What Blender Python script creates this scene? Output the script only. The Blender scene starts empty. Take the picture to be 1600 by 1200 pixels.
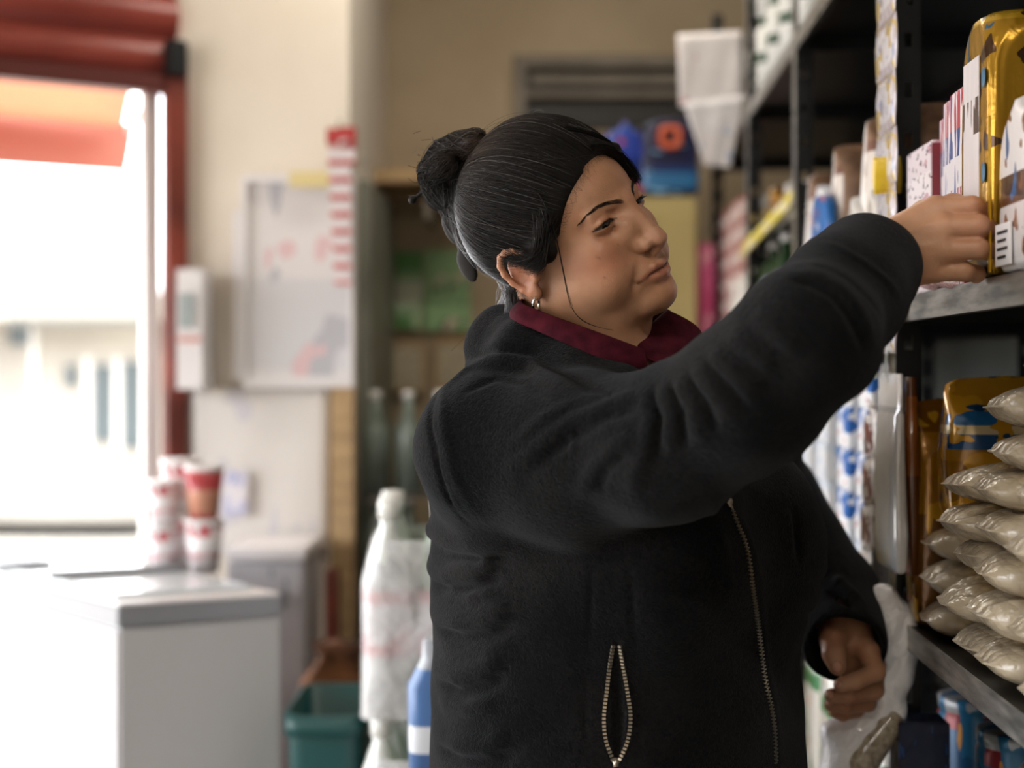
import bpy, math, random
import numpy as np
from mathutils import Vector, Matrix

# ------------------------------------------------------------------ camera, light, exposure
SC = bpy.context.scene
F = 2222.0                      # focal length in pixels for a 1600 px wide frame
CZ = 1.33                       # camera height
cam_d = bpy.data.cameras.new('camera')
cam = bpy.data.objects.new('camera', cam_d)
SC.collection.objects.link(cam)
cam.location = (0, 0, CZ)
cam.rotation_euler = (math.pi/2, 0, 0)
cam_d.sensor_width = 36.0
cam_d.lens = 50.0
cam_d.shift_y = -25/1600.0
cam_d.clip_start = 0.02
cam_d.dof.use_dof = True
cam_d.dof.focus_distance = 1.43
cam_d.dof.aperture_fstop = 2.4
SC.camera = cam
SC.view_settings.view_transform = 'Standard'
SC.view_settings.look = 'None'
SC.view_settings.exposure = 1.2
SC.view_settings.gamma = 1.0
SC.view_settings.use_curve_mapping = False
W = bpy.data.worlds.new('overcast_sky'); SC.world = W
W.use_nodes = True
wn = W.node_tree.nodes; wl = W.node_tree.links
bg = wn['Background']
tc = wn.new('ShaderNodeTexCoord'); sx = wn.new('ShaderNodeSeparateXYZ'); wr = wn.new('ShaderNodeValToRGB')
wl.new(tc.outputs['Generated'], sx.inputs[0]); wl.new(sx.outputs['Z'], wr.inputs[0]); wl.new(wr.outputs[0], bg.inputs[0])
wr.color_ramp.elements[0].position = 0.0; wr.color_ramp.elements[0].color = (0.30, 0.28, 0.26, 1)
wr.color_ramp.elements[1].position = 0.10; wr.color_ramp.elements[1].color = (0.93, 0.96, 1.0, 1)
bg.inputs[1].default_value = 4.6
SC.cycles.max_bounces = 8
SC.cycles.diffuse_bounces = 4
SC.cycles.transparent_max_bounces = 12
SC.cycles.sample_clamp_indirect = 6.0
SC.cycles.use_denoising = True

# ------------------------------------------------------------------ general helpers
random.seed(4)
RNG = np.random.default_rng(7)
def at(px, py, y):
    return np.array([(px-800.0)/F*y, y, CZ+(575.0-py)/F*y])
def lk(o):
    SC.collection.objects.link(o); return o
def tag(o, label=None, cat=None, group=None, kind=None):
    if label: o['label'] = label
    if cat: o['category'] = cat
    if group: o['group'] = group
    if kind: o['kind'] = kind
    return o
def thing(name, loc, label, cat, group=None, rz=0.0):
    o = bpy.data.objects.new(name, None); lk(o)
    o.location = loc; o.rotation_euler = (0, 0, rz); o.empty_display_size = .05
    return tag(o, label, cat, group)
def lin(c):
    if isinstance(c, str):
        c = tuple(int(c[i:i+2], 16)/255. for i in (0, 2, 4))
    return tuple((v/12.92 if v <= .04045 else ((v+.055)/1.055)**2.4) for v in c[:3])

# ------------------------------------------------------------------ implicit surface toolkit
class Ell:
    def __init__(s, c, r, rot=None):
        s.c = np.array(c, np.float32); s.r = np.array(r, np.float32); s.R = float(max(r))
        s.rot = None if rot is None else np.array(rot, np.float32)
    def d(s, P):
        q = P-s.c
        if s.rot is not None: q = q@s.rot
        a = q/s.r; k0 = np.sqrt((a*a).sum(-1)); b = a/s.r; k1 = np.sqrt((b*b).sum(-1))
        return k0*(k0-1)/np.maximum(k1, 1e-6)
class Cone:
    def __init__(s, a, b, ra, rb, flat=None):
        s.a = np.array(a, np.float32); s.b = np.array(b, np.float32); s.ra = ra; s.rb = rb
        s.c = (s.a+s.b)/2; s.R = float(np.linalg.norm(s.b-s.a)/2+max(ra, rb))
        s.ab = s.b-s.a; s.l2 = float((s.ab**2).sum())+1e-12
    def d(s, P):
        q = P-s.a; t = np.clip((q@s.ab)/s.l2, 0, 1)
        e = q-t[..., None]*s.ab
        return np.sqrt((e*e).sum(-1))-(s.ra+(s.rb-s.ra)*t)
class Line:      # gaussian ridge (amp > 0) or crease (amp < 0) along a polyline
    def __init__(s, pts, amp, sig):
        s.p = np.array(pts, np.float32); s.amp = amp; s.sig = sig
        s.c = s.p.mean(0); s.R = float(np.sqrt(((s.p-s.c)**2).sum(-1)).max()+3*sig)
    def off(s, P):
        m = None; n = len(s.p)-1
        if n == 0:
            m = ((P-s.p[0])**2).sum(-1); w = 1.0
        else:
            w = np.ones(P.shape[:-1], np.float32)
            for i in range(n):
                a = s.p[i]; ab = s.p[i+1]-a; l2 = float((ab**2).sum())+1e-12
                q = P-a; t = np.clip((q@ab)/l2, 0, 1); e = q-t[..., None]*ab; d2 = (e*e).sum(-1)
                g = (i+t)/n; ww = np.clip(np.minimum(g, 1-g)*5+.15, 0, 1)
                if m is None: m = d2; w = ww
                else:
                    k = d2 < m; m = np.where(k, d2, m); w = np.where(k, ww, w)
        return -s.amp*w*np.exp(-m/(s.sig**2))
class Bump:
    def __init__(s, c, amp, sig):
        s.cc = np.array(c, np.float32); s.c = s.cc; s.amp = amp; s.sg = np.array(sig, np.float32)*np.ones(3, np.float32); s.R = float(s.sg.max()*2.6)
    def off(s, P):
        q = (P-s.cc)/s.sg; return -s.amp*np.exp(-(q*q).sum(-1))
class Loft:      # stack of ellipses along z, turned by yaw; rows (z, cx, cy, a, b)
    def __init__(s, rows, yaw, n=2.0):
        s.t = np.array(rows, np.float32); s.L = np.array([math.cos(yaw), math.sin(yaw)], np.float32); s.Fv = np.array([math.sin(yaw), -math.cos(yaw)], np.float32)
        s.c = np.array([s.t[:, 1].mean(), s.t[:, 2].mean(), (s.t[0, 0]+s.t[-1, 0])/2], np.float32); s.R = float(abs(s.t[-1, 0]-s.t[0, 0])/2+s.t[:, 3:].max()+.05); s.n = n
    def d(s, P):
        z = P[..., 2]; T = s.t; I = lambda k: np.interp(z, T[:, 0], T[:, k]).astype(np.float32)
        x = P[..., 0]-I(1); y = P[..., 1]-I(2); a = I(3); b = I(4)
        u = np.abs(x*s.L[0]+y*s.L[1])/a; v = np.abs(x*s.Fv[0]+y*s.Fv[1])/b
        r = (u**s.n+v**s.n)**(1/s.n)
        d = (r-1)*np.minimum(a, b)
        dz = np.maximum(T[0, 0]-z, z-T[-1, 0])
        return np.maximum(d, dz)
class Func:
    def __init__(s, f, c, R): s.f = f; s.c = np.array(c, np.float32); s.R = R
    def d(s, P): return s.f(P)
    def off(s, P): return s.f(P)
class Field:
    def __init__(s): s.ops = []; s.frames = [None]; s.cur = 0
    def frame(s, M):             # M: 4x4 local->world
        M = np.array(M, float); s.frames.append((M, np.linalg.inv(M))); s.cur = len(s.frames)-1; return s.cur
    def add(s, kind, prim, k=0.0):
        c = np.array(prim.c, float)
        if s.cur: c = (s.frames[s.cur][0]@np.append(c, 1))[:3]
        s.ops.append((kind, prim, k, s.cur, c, prim.R)); return prim
    def u(s, p, k=.004): return s.add('u', p, k)
    def s_(s, p, k=.004): return s.add('s', p, k)
    def b(s, p): return s.add('b', p)
    def ev(s, P, c=None, rb=None, only=None):
        P = P.astype(np.float32); d = np.full(P.shape[:-1], .2, np.float32); loc = {0: P}
        for kind, prim, k, fr, oc, R in s.ops:
            if c is not None:
                dist = float(np.linalg.norm(oc-c))-rb-R
                if dist > (k if kind != 'b' else 0.0)+ (.002 if kind != 'u' else .012): continue
            if fr not in loc:
                Mi = s.frames[fr][1]; loc[fr] = (P@Mi[:3, :3].T.astype(np.float32)+Mi[:3, 3].astype(np.float32))
            Q = loc[fr]
            if kind == 'b': d = d+prim.off(Q)
            else:
                e = prim.d(Q)
                if kind == 'u':
                    if k > 0:
                        h = np.maximum(k-np.abs(d-e), 0)/k; d = np.minimum(d, e)-h*h*k*.25
                    else: d = np.minimum(d, e)
                else:
                    e = -e
                    if k > 0:
                        h = np.maximum(k-np.abs(d-e), 0)/k; d = np.maximum(d, e)+h*h*k*.25
                    else: d = np.maximum(d, e)
        return d
    def hit(s, px, py, y0=.9, y1=2.2, lift=0.0):     # point of the surface behind a pixel
        ys = np.linspace(y0, y1, 1400)
        P = np.stack([(px-800.)/F*ys, ys, CZ+(575.-py)/F*ys], -1)
        d = s.ev(P); i = np.argmax(d < lift)
        if d[i] >= lift: i = int(np.argmin(d))
        return P[i]
def extract(fld, lo, hi, h, B=16):
    lo = np.array(lo, float); hi = np.array(hi, float)
    nb = np.ceil((hi-lo)/(h*B)).astype(int)
    ix = np.stack(np.meshgrid(*[np.arange(n) for n in nb], indexing='ij'), -1).reshape(-1, 3)
    cen = lo+(ix+.5)*B*h; rb = B*h*math.sqrt(3)/2
    fc = fld.ev(cen)
    act = ix[np.abs(fc) < rb*1.5+.004]
    g1 = np.stack(np.meshgrid(*[np.arange(B+1)]*3, indexing='ij'), -1).reshape(-1, 3)
    N = (nb*B+2).astype(np.int64)
    key = lambda g: ((g[..., 0]+1)*(N[1]+2)+(g[..., 1]+1))*(N[2]+2)+(g[..., 2]+1)
    CK = []; CV = []; EK = []; EA = []; ES = []
    corners = np.array([[i, j, k] for i in (0, 1) for j in (0, 1) for k in (0, 1)])
    edges = [(a, b) for a in range(8) for b in range(a+1, 8) if np.abs(corners[a]-corners[b]).sum() == 1]
    for b in act:
        base = b*B; P = lo+(base+g1)*h
        d = fld.ev(P, lo+(base+B/2)*h, rb).reshape(B+1, B+1, B+1)
        if d.min() > 0 or d.max() < 0: continue
        sg = d < 0
        c = np.stack([sg[i:B+i, j:B+j, k:B+k] for i, j, k in corners], -1)
        dv = np.stack([d[i:B+i, j:B+j, k:B+k] for i, j, k in corners], -1)
        cnt = c.sum(-1); m = (cnt > 0) & (cnt < 8); cells = np.argwhere(m)
        if len(cells):
            cc = c[m]; dd = dv[m]; acc = np.zeros((len(cells), 3)); n = np.zeros(len(cells))
            for a, e in edges:
                x = cc[:, a] != cc[:, e]
                t = dd[x, a]/(dd[x, a]-dd[x, e])
                acc[x] += corners[a]+t[:, None]*(corners[e]-corners[a]); n[x] += 1
            CK.append(key(cells+base)); CV.append(lo+(cells+base+acc/n[:, None])*h)
        for ax in range(3):
            o = [0, 0, 0]; o[ax] = 1
            a0 = sg[:B, :B, :B]; a1 = sg[o[0]:B+o[0], o[1]:B+o[1], o[2]:B+o[2]]
            g = np.argwhere(a0 != a1)
            if len(g):
                EK.append(g+base); EA.append(np.full(len(g), ax)); ES.append(a0[g[:, 0], g[:, 1], g[:, 2]])
    K = np.concatenate(CK); V = np.concatenate(CV); o = np.argsort(K); K = K[o]; V = V[o]
    G = np.concatenate(EK); A = np.concatenate(EA); S = np.concatenate(ES); Q = []
    for ax in range(3):
        m = A == ax; g = G[m]; s = S[m]; u = (ax+1) % 3; v = (ax+2) % 3
        eu = np.eye(3, dtype=int)[u]; ev_ = np.eye(3, dtype=int)[v]
        q = np.stack([key(g-eu-ev_), key(g-ev_), key(g), key(g-eu)], -1)
        ii = np.searchsorted(K, q); ii = np.minimum(ii, len(K)-1); ok = (K[ii] == q).all(-1)
        ii = ii[ok]; s = s[ok]
        ii[~s] = ii[~s][:, ::-1]; Q.append(ii)
    return V, np.concatenate(Q)
def npmesh(name, V, Q, mat, parent=None, smooth=True, col=None, world=True):
    me = bpy.data.meshes.new(name); V = np.asarray(V, np.float32); Q = np.asarray(Q, np.int32)
    me.vertices.add(len(V)); me.vertices.foreach_set('co', V.ravel())
    k = Q.shape[1]; me.loops.add(Q.size); me.loops.foreach_set('vertex_index', Q.ravel())
    me.polygons.add(len(Q)); me.polygons.foreach_set('loop_start', np.arange(0, Q.size, k, dtype=np.int32))
    me.polygons.foreach_set('loop_total', np.full(len(Q), k, np.int32)) if bpy.app.version < (4, 0) else None
    me.update(calc_edges=True); me.validate()
    me.polygons.foreach_set('use_smooth', [smooth]*len(me.polygons))
    if col is not None:
        a = me.color_attributes.new('Col', 'FLOAT_COLOR', 'POINT')
        a.data.foreach_set('color', np.concatenate([col, np.ones((len(col), 1))], 1).astype(np.float32).ravel())
    o = bpy.data.objects.new(name, me); lk(o)
    if mat: me.materials.append(mat)
    if parent is not None:
        o.parent = parent
        if world: o.matrix_parent_inverse = parent.matrix_world.inverted() if False else Matrix.Translation(-Vector(parent.location))
    return o
def ribbons(paths, radii, sides=4):         # many thin tubes in one numpy mesh; paths (n, m, 3), radii (n, m)
    Pn, M, _ = paths.shape
    T = np.gradient(paths, axis=1); T /= np.linalg.norm(T, axis=-1, keepdims=True)+1e-9
    ref = np.array([.31, .22, .92]); A = np.cross(T, ref); A /= np.linalg.norm(A, axis=-1, keepdims=True)+1e-9; Bn = np.cross(T, A)
    V = []
    for k in range(sides):
        t = 2*math.pi*k/sides; V.append(paths+radii[..., None]*(A*math.cos(t)+Bn*math.sin(t)))
    V = np.stack(V, 2).reshape(-1, 3)
    i = np.arange(Pn)[:, None, None]*M*sides; j = np.arange(M-1)[None, :, None]*sides; k = np.arange(sides)[None, None, :]; k2 = (k+1) % sides
    Q = np.stack([i+j+k, i+j+k2, i+j+sides+k2, i+j+sides+k], -1).reshape(-1, 4)
    return V, Q

# ------------------------------------------------------------------ materials
def mat(name, col=(.5, .5, .5), rough=.6, metal=0.0, **kw):
    m = bpy.data.materials.new(name); m.use_nodes = True; b = m.node_tree.nodes['Principled BSDF']
    b.inputs['Base Color'].default_value = (*lin(col), 1) if isinstance(col, str) else (*col, 1)
    b.inputs['Roughness'].default_value = rough; b.inputs['Metallic'].default_value = metal
    for k, v in kw.items():
        k = {'trans': 'Transmission Weight', 'sheen': 'Sheen Weight', 'sss': 'Subsurface Weight', 'spec': 'Specular IOR Level', 'coat': 'Coat Weight', 'alpha': 'Alpha', 'ior': 'IOR'}[k]
        b.inputs[k].default_value = v
    return m
def nd(m, t, **kw):
    n = m.node_tree.nodes.new(t)
    for k, v in kw.items():
        if k in n.inputs: n.inputs[k].default_value = v
        else: setattr(n, k, v)
    return n
def coords(m, kind='Object', scale=(1, 1, 1)):
    t = nd(m, 'ShaderNodeTexCoord'); mp = nd(m, 'ShaderNodeMapping'); mp.inputs['Scale'].default_value = scale
    m.node_tree.links.new(t.outputs[kind], mp.inputs[0]); return mp.outputs[0]
def noisy(m, c1, c2, scale=5., detail=4., lo=.35, hi=.65, bump=0., bscale=None, vec=(1, 1, 1), dist=.01, rough=None):
    L = m.node_tree.links; b = m.node_tree.nodes['Principled BSDF']; v = coords(m, 'Object', vec)
    n = nd(m, 'ShaderNodeTexNoise', Scale=scale, Detail=detail); L.new(v, n.inputs['Vector'])
    r = nd(m, 'ShaderNodeValToRGB'); L.new(n.outputs['Fac'], r.inputs[0])
    r.color_ramp.elements[0].position = lo; r.color_ramp.elements[0].color = (*lin(c1), 1)
    r.color_ramp.elements[1].position = hi; r.color_ramp.elements[1].color = (*lin(c2), 1)
    L.new(r.outputs[0], b.inputs['Base Color'])
    if bump:
        n2 = nd(m, 'ShaderNodeTexNoise', Scale=bscale or scale*4, Detail=3.); L.new(v, n2.inputs['Vector'])
        bp = nd(m, 'ShaderNodeBump', Strength=bump, Distance=dist); L.new(n2.outputs['Fac'], bp.inputs['Height']); L.new(bp.outputs[0], b.inputs['Normal'])
    return m
# ------------------------------------------------------------------ the woman
# head pose: yaw -43, pitch 9, roll 26 degrees about a frame between the ears (x forward, y her left, z up)
def rotm(yaw, pitch, roll):
    a, b, c = [math.radians(v) for v in (yaw, pitch, roll)]
    Rz = np.array([[math.cos(a), -math.sin(a), 0], [math.sin(a), math.cos(a), 0], [0, 0, 1]])
    Ry = np.array([[math.cos(b), 0, -math.sin(b)], [0, 1, 0], [math.sin(b), 0, math.cos(b)]])
    Rx = np.array([[1, 0, 0], [0, math.cos(c), -math.sin(c)], [0, math.sin(c), math.cos(c)]])
    return Rz@Ry@Rx
HM = np.eye(4); HM[:3, :3] = rotm(-43.0, 8.9, 26.2)*.001; HM[:3, 3] = (.0595, 1.482, 1.4595)     # head frame in millimetres
HS = np.eye(4); HS[:3, :3] = HM[:3, :3]*1000; HS[:3, 3] = HM[:3, 3]                                   # same frame in metres
def hp(x, y, z): return (HM@np.array([x, y, z, 1.]))[:3]
def mm(*v): return np.array(v, float)*.001
fld = Field(); fld.frame(HS)
U = lambda p, k=8: fld.u(p, k*.001)
def E3(c, r, k=8, rot=None): U(Ell(mm(*c), mm(*r), rot), k)
def C3(a, b, ra, rb, k=6): U(Cone(mm(*a), mm(*b), ra*.001, rb*.001), k)
E3((-6, 0, 40), (88, 73, 84)); E3((28, 0, 36), (60, 61, 54), 10)
E3((34, 0, -12), (52, 57, 58), 16)
for s in (-1, 1):
    E3((54, s*38, -8), (27, 21, 19), 16); E3((54, s*34, -38), (32, 27, 28), 18)
    C3((4, s*50, -44), (74, s*13, -74), 19, 16, 20)
E3((82, 0, -75), (17, 20, 16), 12); E3((40, 0, -80), (36, 38, 16), 14)
E3((74, 0, -45), (25, 29, 24), 14)
for s in (-1, 1):
    C3((87, s*8, 29), (73, s*42, 27), 5, 5, 10)
    fld.b(Bump(mm(87, s*33, 17), -.0085, mm(13, 15, 11)))
    fld.b(Bump(mm(90, s*15, 16), -.0028, mm(10, 7, 11)))
C3((88, 0, 22), (104, 0, -12), 7.5, 8.5, 13); E3((107, 0, -19.5), (10.5, 9.5, 8.5), 7)
for s in (-1, 1):
    E3((96, s*12.5, -19.5), (11, 6.5, 7), 5)
    U(Ell(mm(71, s*33, 18), mm(13.2, 14.5, 13.2)), 3)
for s in (-1, 1): E3((82, s*14, 0), (15, 12, 16), 12)
C3((108, 0, -26), (100, 0, -31), 3.5, 4, 4)
for s in (-1, 1):
    fld.s_(Ell(mm(103, s*6.5, -28.5), mm(6, 3.2, 3.6)), .002)
    fld.b(Line([mm(99, s*20, -20), mm(92, s*24, -34), mm(87, s*31, -46), mm(84, s*33, -56)], -.0034, .0042))
    fld.b(Line([mm(96, s*18.5, -15), mm(97, s*19, -24), mm(96, s*14, -30)], -.0018, .0022))
    fld.b(Line([mm(81, s*20, 10), mm(82, s*33, 5), mm(72, s*47, 8)], -.0024, .0026))
    fld.b(Line([mm(82, s*19, 22), mm(86, s*32, 27.5), mm(76, s*48, 21)], -.0020, .0020))
for s in (-1, 1):
    for a_ in ((79, 47, 14, 71, 56, 12), (79, 46, 11, 70, 55, 6), (80, 44, 6, 73, 52, 0)): fld.b(Line([mm(a_[0], s*a_[1], a_[2]), mm(a_[3], s*a_[4], a_[5])], -.0009, .0013))
fld.b(Line([mm(94, -7, 26), mm(93, -8, 38)], -.0010, .0020)); fld.b(Line([mm(94, 7, 26), mm(93, 8, 38)], -.0010, .0020))
fld.b(Bump(mm(98, 0, -62), -.003, mm(8, 16, 5)))
fld.b(Line([mm(104, 0, -32), mm(103, 0, -40)], -.0012, .003))
for s in (-1, 1):
    C3((84, s*29, -48.5), (96.5, s*10, -44), 1.6, 3.2, 4); C3((96.5, s*10, -44), (99.5, 0, -45), 3.2, 3.2, 3)
    C3((84, s*28, -51), (95.5, s*9, -54.5), 2.0, 4.2, 4); C3((95.5, s*9, -54.5), (97, 0, -55), 4.2, 4.4, 3)
    fld.b(Line([mm(80, s*33, -53), mm(93, s*16, -49.2), mm(101, 0, -49.5)], -.0018, .0021))
    fld.b(Bump(mm(82, s*33, -51), -.0028, mm(5, 4, 5)))
    fld.b(Line([mm(82, s*35, -54), mm(82, s*36, -66)], -.0028, .003))
# eyelid slits (she looks down at the shelf)
for s in (-1, 1):
    for a, b, r0, r1 in (((82, 21, 15.0), (86, 28, 16.3), .9, 2.5), ((86, 28, 16.3), (86, 36, 16.6), 2.5, 2.7), ((86, 36, 16.6), (78, 45, 15.0), 2.7, .9)):
        for dx_ in (0, -2.5, -5): fld.s_(Cone(mm(a[0]+dx_, s*a[1], a[2]), mm(b[0]+dx_, s*b[1], b[2]), r0*.001, r1*.001), .0008)
# ears
for s in (-1, 1):
    e = lambda x, z, o=0: mm(x, s*(75+o), z)
    hel = [(3, 12, 1), (3, 20, 5), (-3, 26, 7), (-11, 27.5, 9), (-19, 24, 10), (-23, 16, 11), (-23, 6, 10), (-19, -5, 8), (-12, -15, 6), (-6, -21, 4)]
    E3((-9, s*76, 4), (15, 4.5, 22), 5)
    for i in range(len(hel)-1):
        a, b = hel[i], hel[i+1]; U(Cone(e(*a), e(*b), .0032, .0032), 3)
    E3((-3, s*77, -20), (7.5, 4.5, 10), 5)
    fld.b(Bump(mm(-3, s*81, -1), -.007, mm(7, 8, 9)))
    fld.b(Line([mm(-16, s*82, 16), mm(-17, s*82, 4), mm(-10, s*80, -8)], -.002, .003))
    C3((5, s*73, 2), (5, s*74, -8), 4, 4, 4)
fld.cur = 0
SH_R = at(775, 705, 1.43); SH_L = np.array([.205, 1.66, 1.28])
fld.u(Cone(hp(-14, 0, -30), (.088, 1.515, 1.33), .056, .062), .030)
fld.u(Cone(hp(14, 0, -58), (.112, 1.49, 1.29), .038, .042), .026)
fld.u(Cone((.10, 1.53, 1.27), (.11, 1.56, 1.10), .085, .10), .05)
fld.u(Cone((.02, 1.47, 1.25), (.19, 1.63, 1.25), .045, .045), .05)
def chain(f, pts, rad, k=.006):
    for i in range(len(pts)-1): f.u(Cone(pts[i], pts[i+1], rad[i], rad[i+1]), k)
# right arm under the sleeve, then the reaching hand
chain(fld, [SH_R, at(1010, 703, 1.31), at(1245, 556, 1.215), at(1375, 412, 1.375)], [.045, .042, .036, .029], .02)
rw = at(1384, 402, 1.372)
K = {'i': at(1462, 327, 1.352), 'm': at(1474, 356, 1.340), 'r': at(1472, 391, 1.340), 'p': at(1460, 422, 1.352)}
for k_, r in (('i', .0135), ('m', .0135), ('r', .013), ('p', .0125)):
    w0 = rw+np.array([0, 0, .0]) + {'i': np.array([-.004, .0, .013]), 'm': np.array([0, -.006, .006]), 'r': np.array([0, -.006, -.006]), 'p': np.array([0, 0, -.014])}[k_]
    fld.u(Cone(w0, K[k_], .019, r), .012)
fld.u(Cone(rw+np.array([-.003, .006, 0]), at(1440, 375, 1.372), .024, .022), .014)
chain(fld, [K['i'], at(1519, 323, 1.336), at(1545, 336, 1.352), at(1546, 352, 1.372)], [.0118, .0100, .0088, .0078], .003)
chain(fld, [K['m'], at(1529, 352, 1.326), at(1553, 362, 1.346), at(1552, 375, 1.368)], [.0120, .0103, .0090, .0080], .003)
chain(fld, [K['r'], at(1527, 388, 1.328), at(1550, 394, 1.348), at(1549, 403, 1.368)], [.0116, .0100, .0088, .0078], .003)
chain(fld, [K['p'], at(1506, 424, 1.340), at(1526, 428, 1.352), at(1525, 432, 1.368)], [.0110, .0094, .0080, .0070], .003)
chain(fld, [at(1405, 375, 1.385), at(1445, 335, 1.400), at(1490, 322, 1.408), at(1522, 330, 1.404)], [.016, .0125, .0108, .009], .010)
for k_, a in (('i', (1462, 318)), ('m', (1476, 350)), ('r', (1474, 386)), ('p', (1460, 420))):
    pass
for a, b in (((1478, 336), (1528, 337)), ((1484, 371), (1536, 373)), ((1480, 407), (1524, 409))):
    fld.b(Line([at(a[0], a[1], 1.327), at(b[0], b[1], 1.318)], -.0050, .0020))
for a, b in (((1395, 375), (1460, 345)), ((1400, 392), (1465, 382))):
    fld.b(Line([at(a[0], a[1], 1.345), at(b[0], b[1], 1.33)], .0012, .003))
# left arm and the loosely closed hand
LW = at(1322, 985, 1.70); LE = np.array([.350, 1.90, 1.15])
chain(fld, [SH_L, LE, LW], [.045, .038, .028], .02)
q = lambda x, y, d: at(x, y, d)
KL = [q(1356, 1018, 1.665), q(1366, 1040, 1.690), q(1364, 1062, 1.715), q(1352, 1080, 1.735)]
for j, (kp, r) in enumerate(zip(KL, (.0145, .014, .013, .012))):
    fld.u(Cone(LW+np.array([.004, .004*j, -.004*j]), kp, .020, r), .012)
fld.u(Cone(LW+np.array([-.006, -.006, -.01]), q(1325, 1040, 1.70), .024, .020), .014)
chain(fld, [KL[0], q(1368, 1050, 1.645), q(1338, 1064, 1.632), q(1313, 1071, 1.632)], [.0128, .0112, .0096, .0082], .003)
chain(fld, [KL[1], q(1366, 1078, 1.668), q(1328, 1086, 1.652), q(1299, 1087, 1.650)], [.0128, .0112, .0098, .0084], .003)
chain(fld, [KL[2], q(1354, 1098, 1.690), q(1322, 1103, 1.670), q(1298, 1101, 1.666)], [.0120, .0108, .0092, .0080], .003)
chain(fld, [KL[3], q(1338, 1110, 1.705), q(1317, 1116, 1.690), q(1303, 1112, 1.682)], [.0110, .0096, .0084, .0072], .003)
chain(fld, [q(1312, 975, 1.69), q(1300, 1000, 1.655), q(1303, 1022, 1.638), q(1308, 1040, 1.632)], [.019, .0135, .0122, .0105], .008)
for a, b in (((1362, 1066), (1310, 1080)), ((1355, 1090), (1305, 1095)), ((1345, 1107), (1305, 1108))):
    fld.b(Line([at(a[0], a[1], 1.64), at(b[0], b[1], 1.635)], -.0030, .0022))
# nails: shallow plates with a groove round them
NAILS = [(q(1308, 1043, 1.622), .0062), (q(1310, 1069, 1.6235), .0050), (q(1297, 1085, 1.641), .0050), (q(1296, 1099, 1.6575), .0046)]
for c, r in NAILS:
    fld.b(Func(lambda P, c=c, r=r: .0007*np.exp(-((np.sqrt((((P-c.astype(np.float32))*np.array([1, .6, .9], np.float32))**2).sum(-1))-r)/.0009)**2), c, r*2.5))
V, Q = extract(fld, (-.10, 1.10, .90), (.46, 2.00, 1.62), .0017)
# colour of the skin itself: lips, nails, brow skin, reddish cheeks, ears and knuckles
Hi = np.linalg.inv(HM); L_ = V@Hi[:3, :3].T+Hi[:3, 3]
base = np.array(lin('AC8063')); col = np.tile(base, (len(V), 1))
def blend(c, w):
    global col
    w = np.clip(w, 0, 1)[:, None]; col = col*(1-w)+np.array(lin(c))*w
g3 = lambda c, s: np.exp(-(((L_-np.array(c))/np.array(s))**2).sum(1))
inh = (np.abs(L_) < 140).all(1)
for s in (-1, 1):
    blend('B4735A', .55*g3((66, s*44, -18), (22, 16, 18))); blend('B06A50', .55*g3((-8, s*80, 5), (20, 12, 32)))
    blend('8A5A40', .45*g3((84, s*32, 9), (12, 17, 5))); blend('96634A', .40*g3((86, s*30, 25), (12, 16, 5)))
blend('A8705E', .4*g3((108, 0, -18), (10, 14, 10)))
zz = L_[:, 2]; yy = np.abs(L_[:, 1]); xx = L_[:, 0]
top = np.where(yy < 10, -41.2, -41.2-(yy-10)*.36); bot = -59.6+(yy/29)**2*9.5
lip = (xx > 84)*np.clip((top-zz)/1.4, 0, 1)*np.clip((zz-bot)/1.6, 0, 1)*np.clip((31-yy)/2.5, 0, 1)
blend('96584C', .50*lip)
blend('542A24', .8*(xx > 84)*np.exp(-((zz+49.3+np.maximum(yy-16, 0)*.2)/1.25)**2)*np.clip((33-yy)/2, 0, 1))
for c, r in NAILS:
    dd = np.sqrt((((V-c)*np.array([1, .6, .9]))**2).sum(1)); blend('C89A86', .75*np.clip((r-dd)/.0008, 0, 1))
    blend('70422F', .4*np.exp(-((dd-r)/.0009)**2))
# the crow's feet / lash line
for s in (-1, 1):
    d = np.abs(zz-(18.6-(np.abs(yy-33)/14)**2*3.0)); blend('1E100A', .9*(xx > 66)*np.exp(-(d/1.2)**2)*(np.abs(yy-33) < 14)*(L_[:, 1]*s > 0))
for px_, py_ in ((945, 434), (965, 383), (933, 402), (937, 404)):
    p_ = fld.hit(px_, py_); blend('6A4430', .8*np.exp(-((V-p_)**2).sum(1)/.0011**2))
SKIN = mat('skin', (.4, .25, .16), .46, sss=.12, spec=.42)
b_ = SKIN.node_tree.nodes['Principled BSDF']; b_.inputs['Subsurface Radius'].default_value = (1, .35, .2); b_.inputs['Subsurface Scale'].default_value = .006
Ls = SKIN.node_tree.links
vc = nd(SKIN, 'ShaderNodeVertexColor', layer_name='Col'); v_ = coords(SKIN)
n1 = nd(SKIN, 'ShaderNodeTexNoise', Scale=38., Detail=5.); Ls.new(v_, n1.inputs['Vector'])
mr = nd(SKIN, 'ShaderNodeMapRange'); mr.inputs['To Min'].default_value = .74; mr.inputs['To Max'].default_value = 1.22; Ls.new(n1.outputs['Fac'], mr.inputs[0])
mx = nd(SKIN, 'ShaderNodeVectorMath', operation='SCALE'); Ls.new(vc.outputs[0], mx.inputs[0]); Ls.new(mr.outputs[0], mx.inputs['Scale']); n4 = nd(SKIN, 'ShaderNodeTexNoise', Scale=17., Detail=3.); Ls.new(v_, n4.inputs['Vector']); m4 = nd(SKIN, 'ShaderNodeMapRange'); m4.inputs['From Min'].default_value = .45; m4.inputs['From Max'].default_value = .75; m4.inputs['To Max'].default_value = .45; Ls.new(n4.outputs['Fac'], m4.inputs[0])
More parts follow.
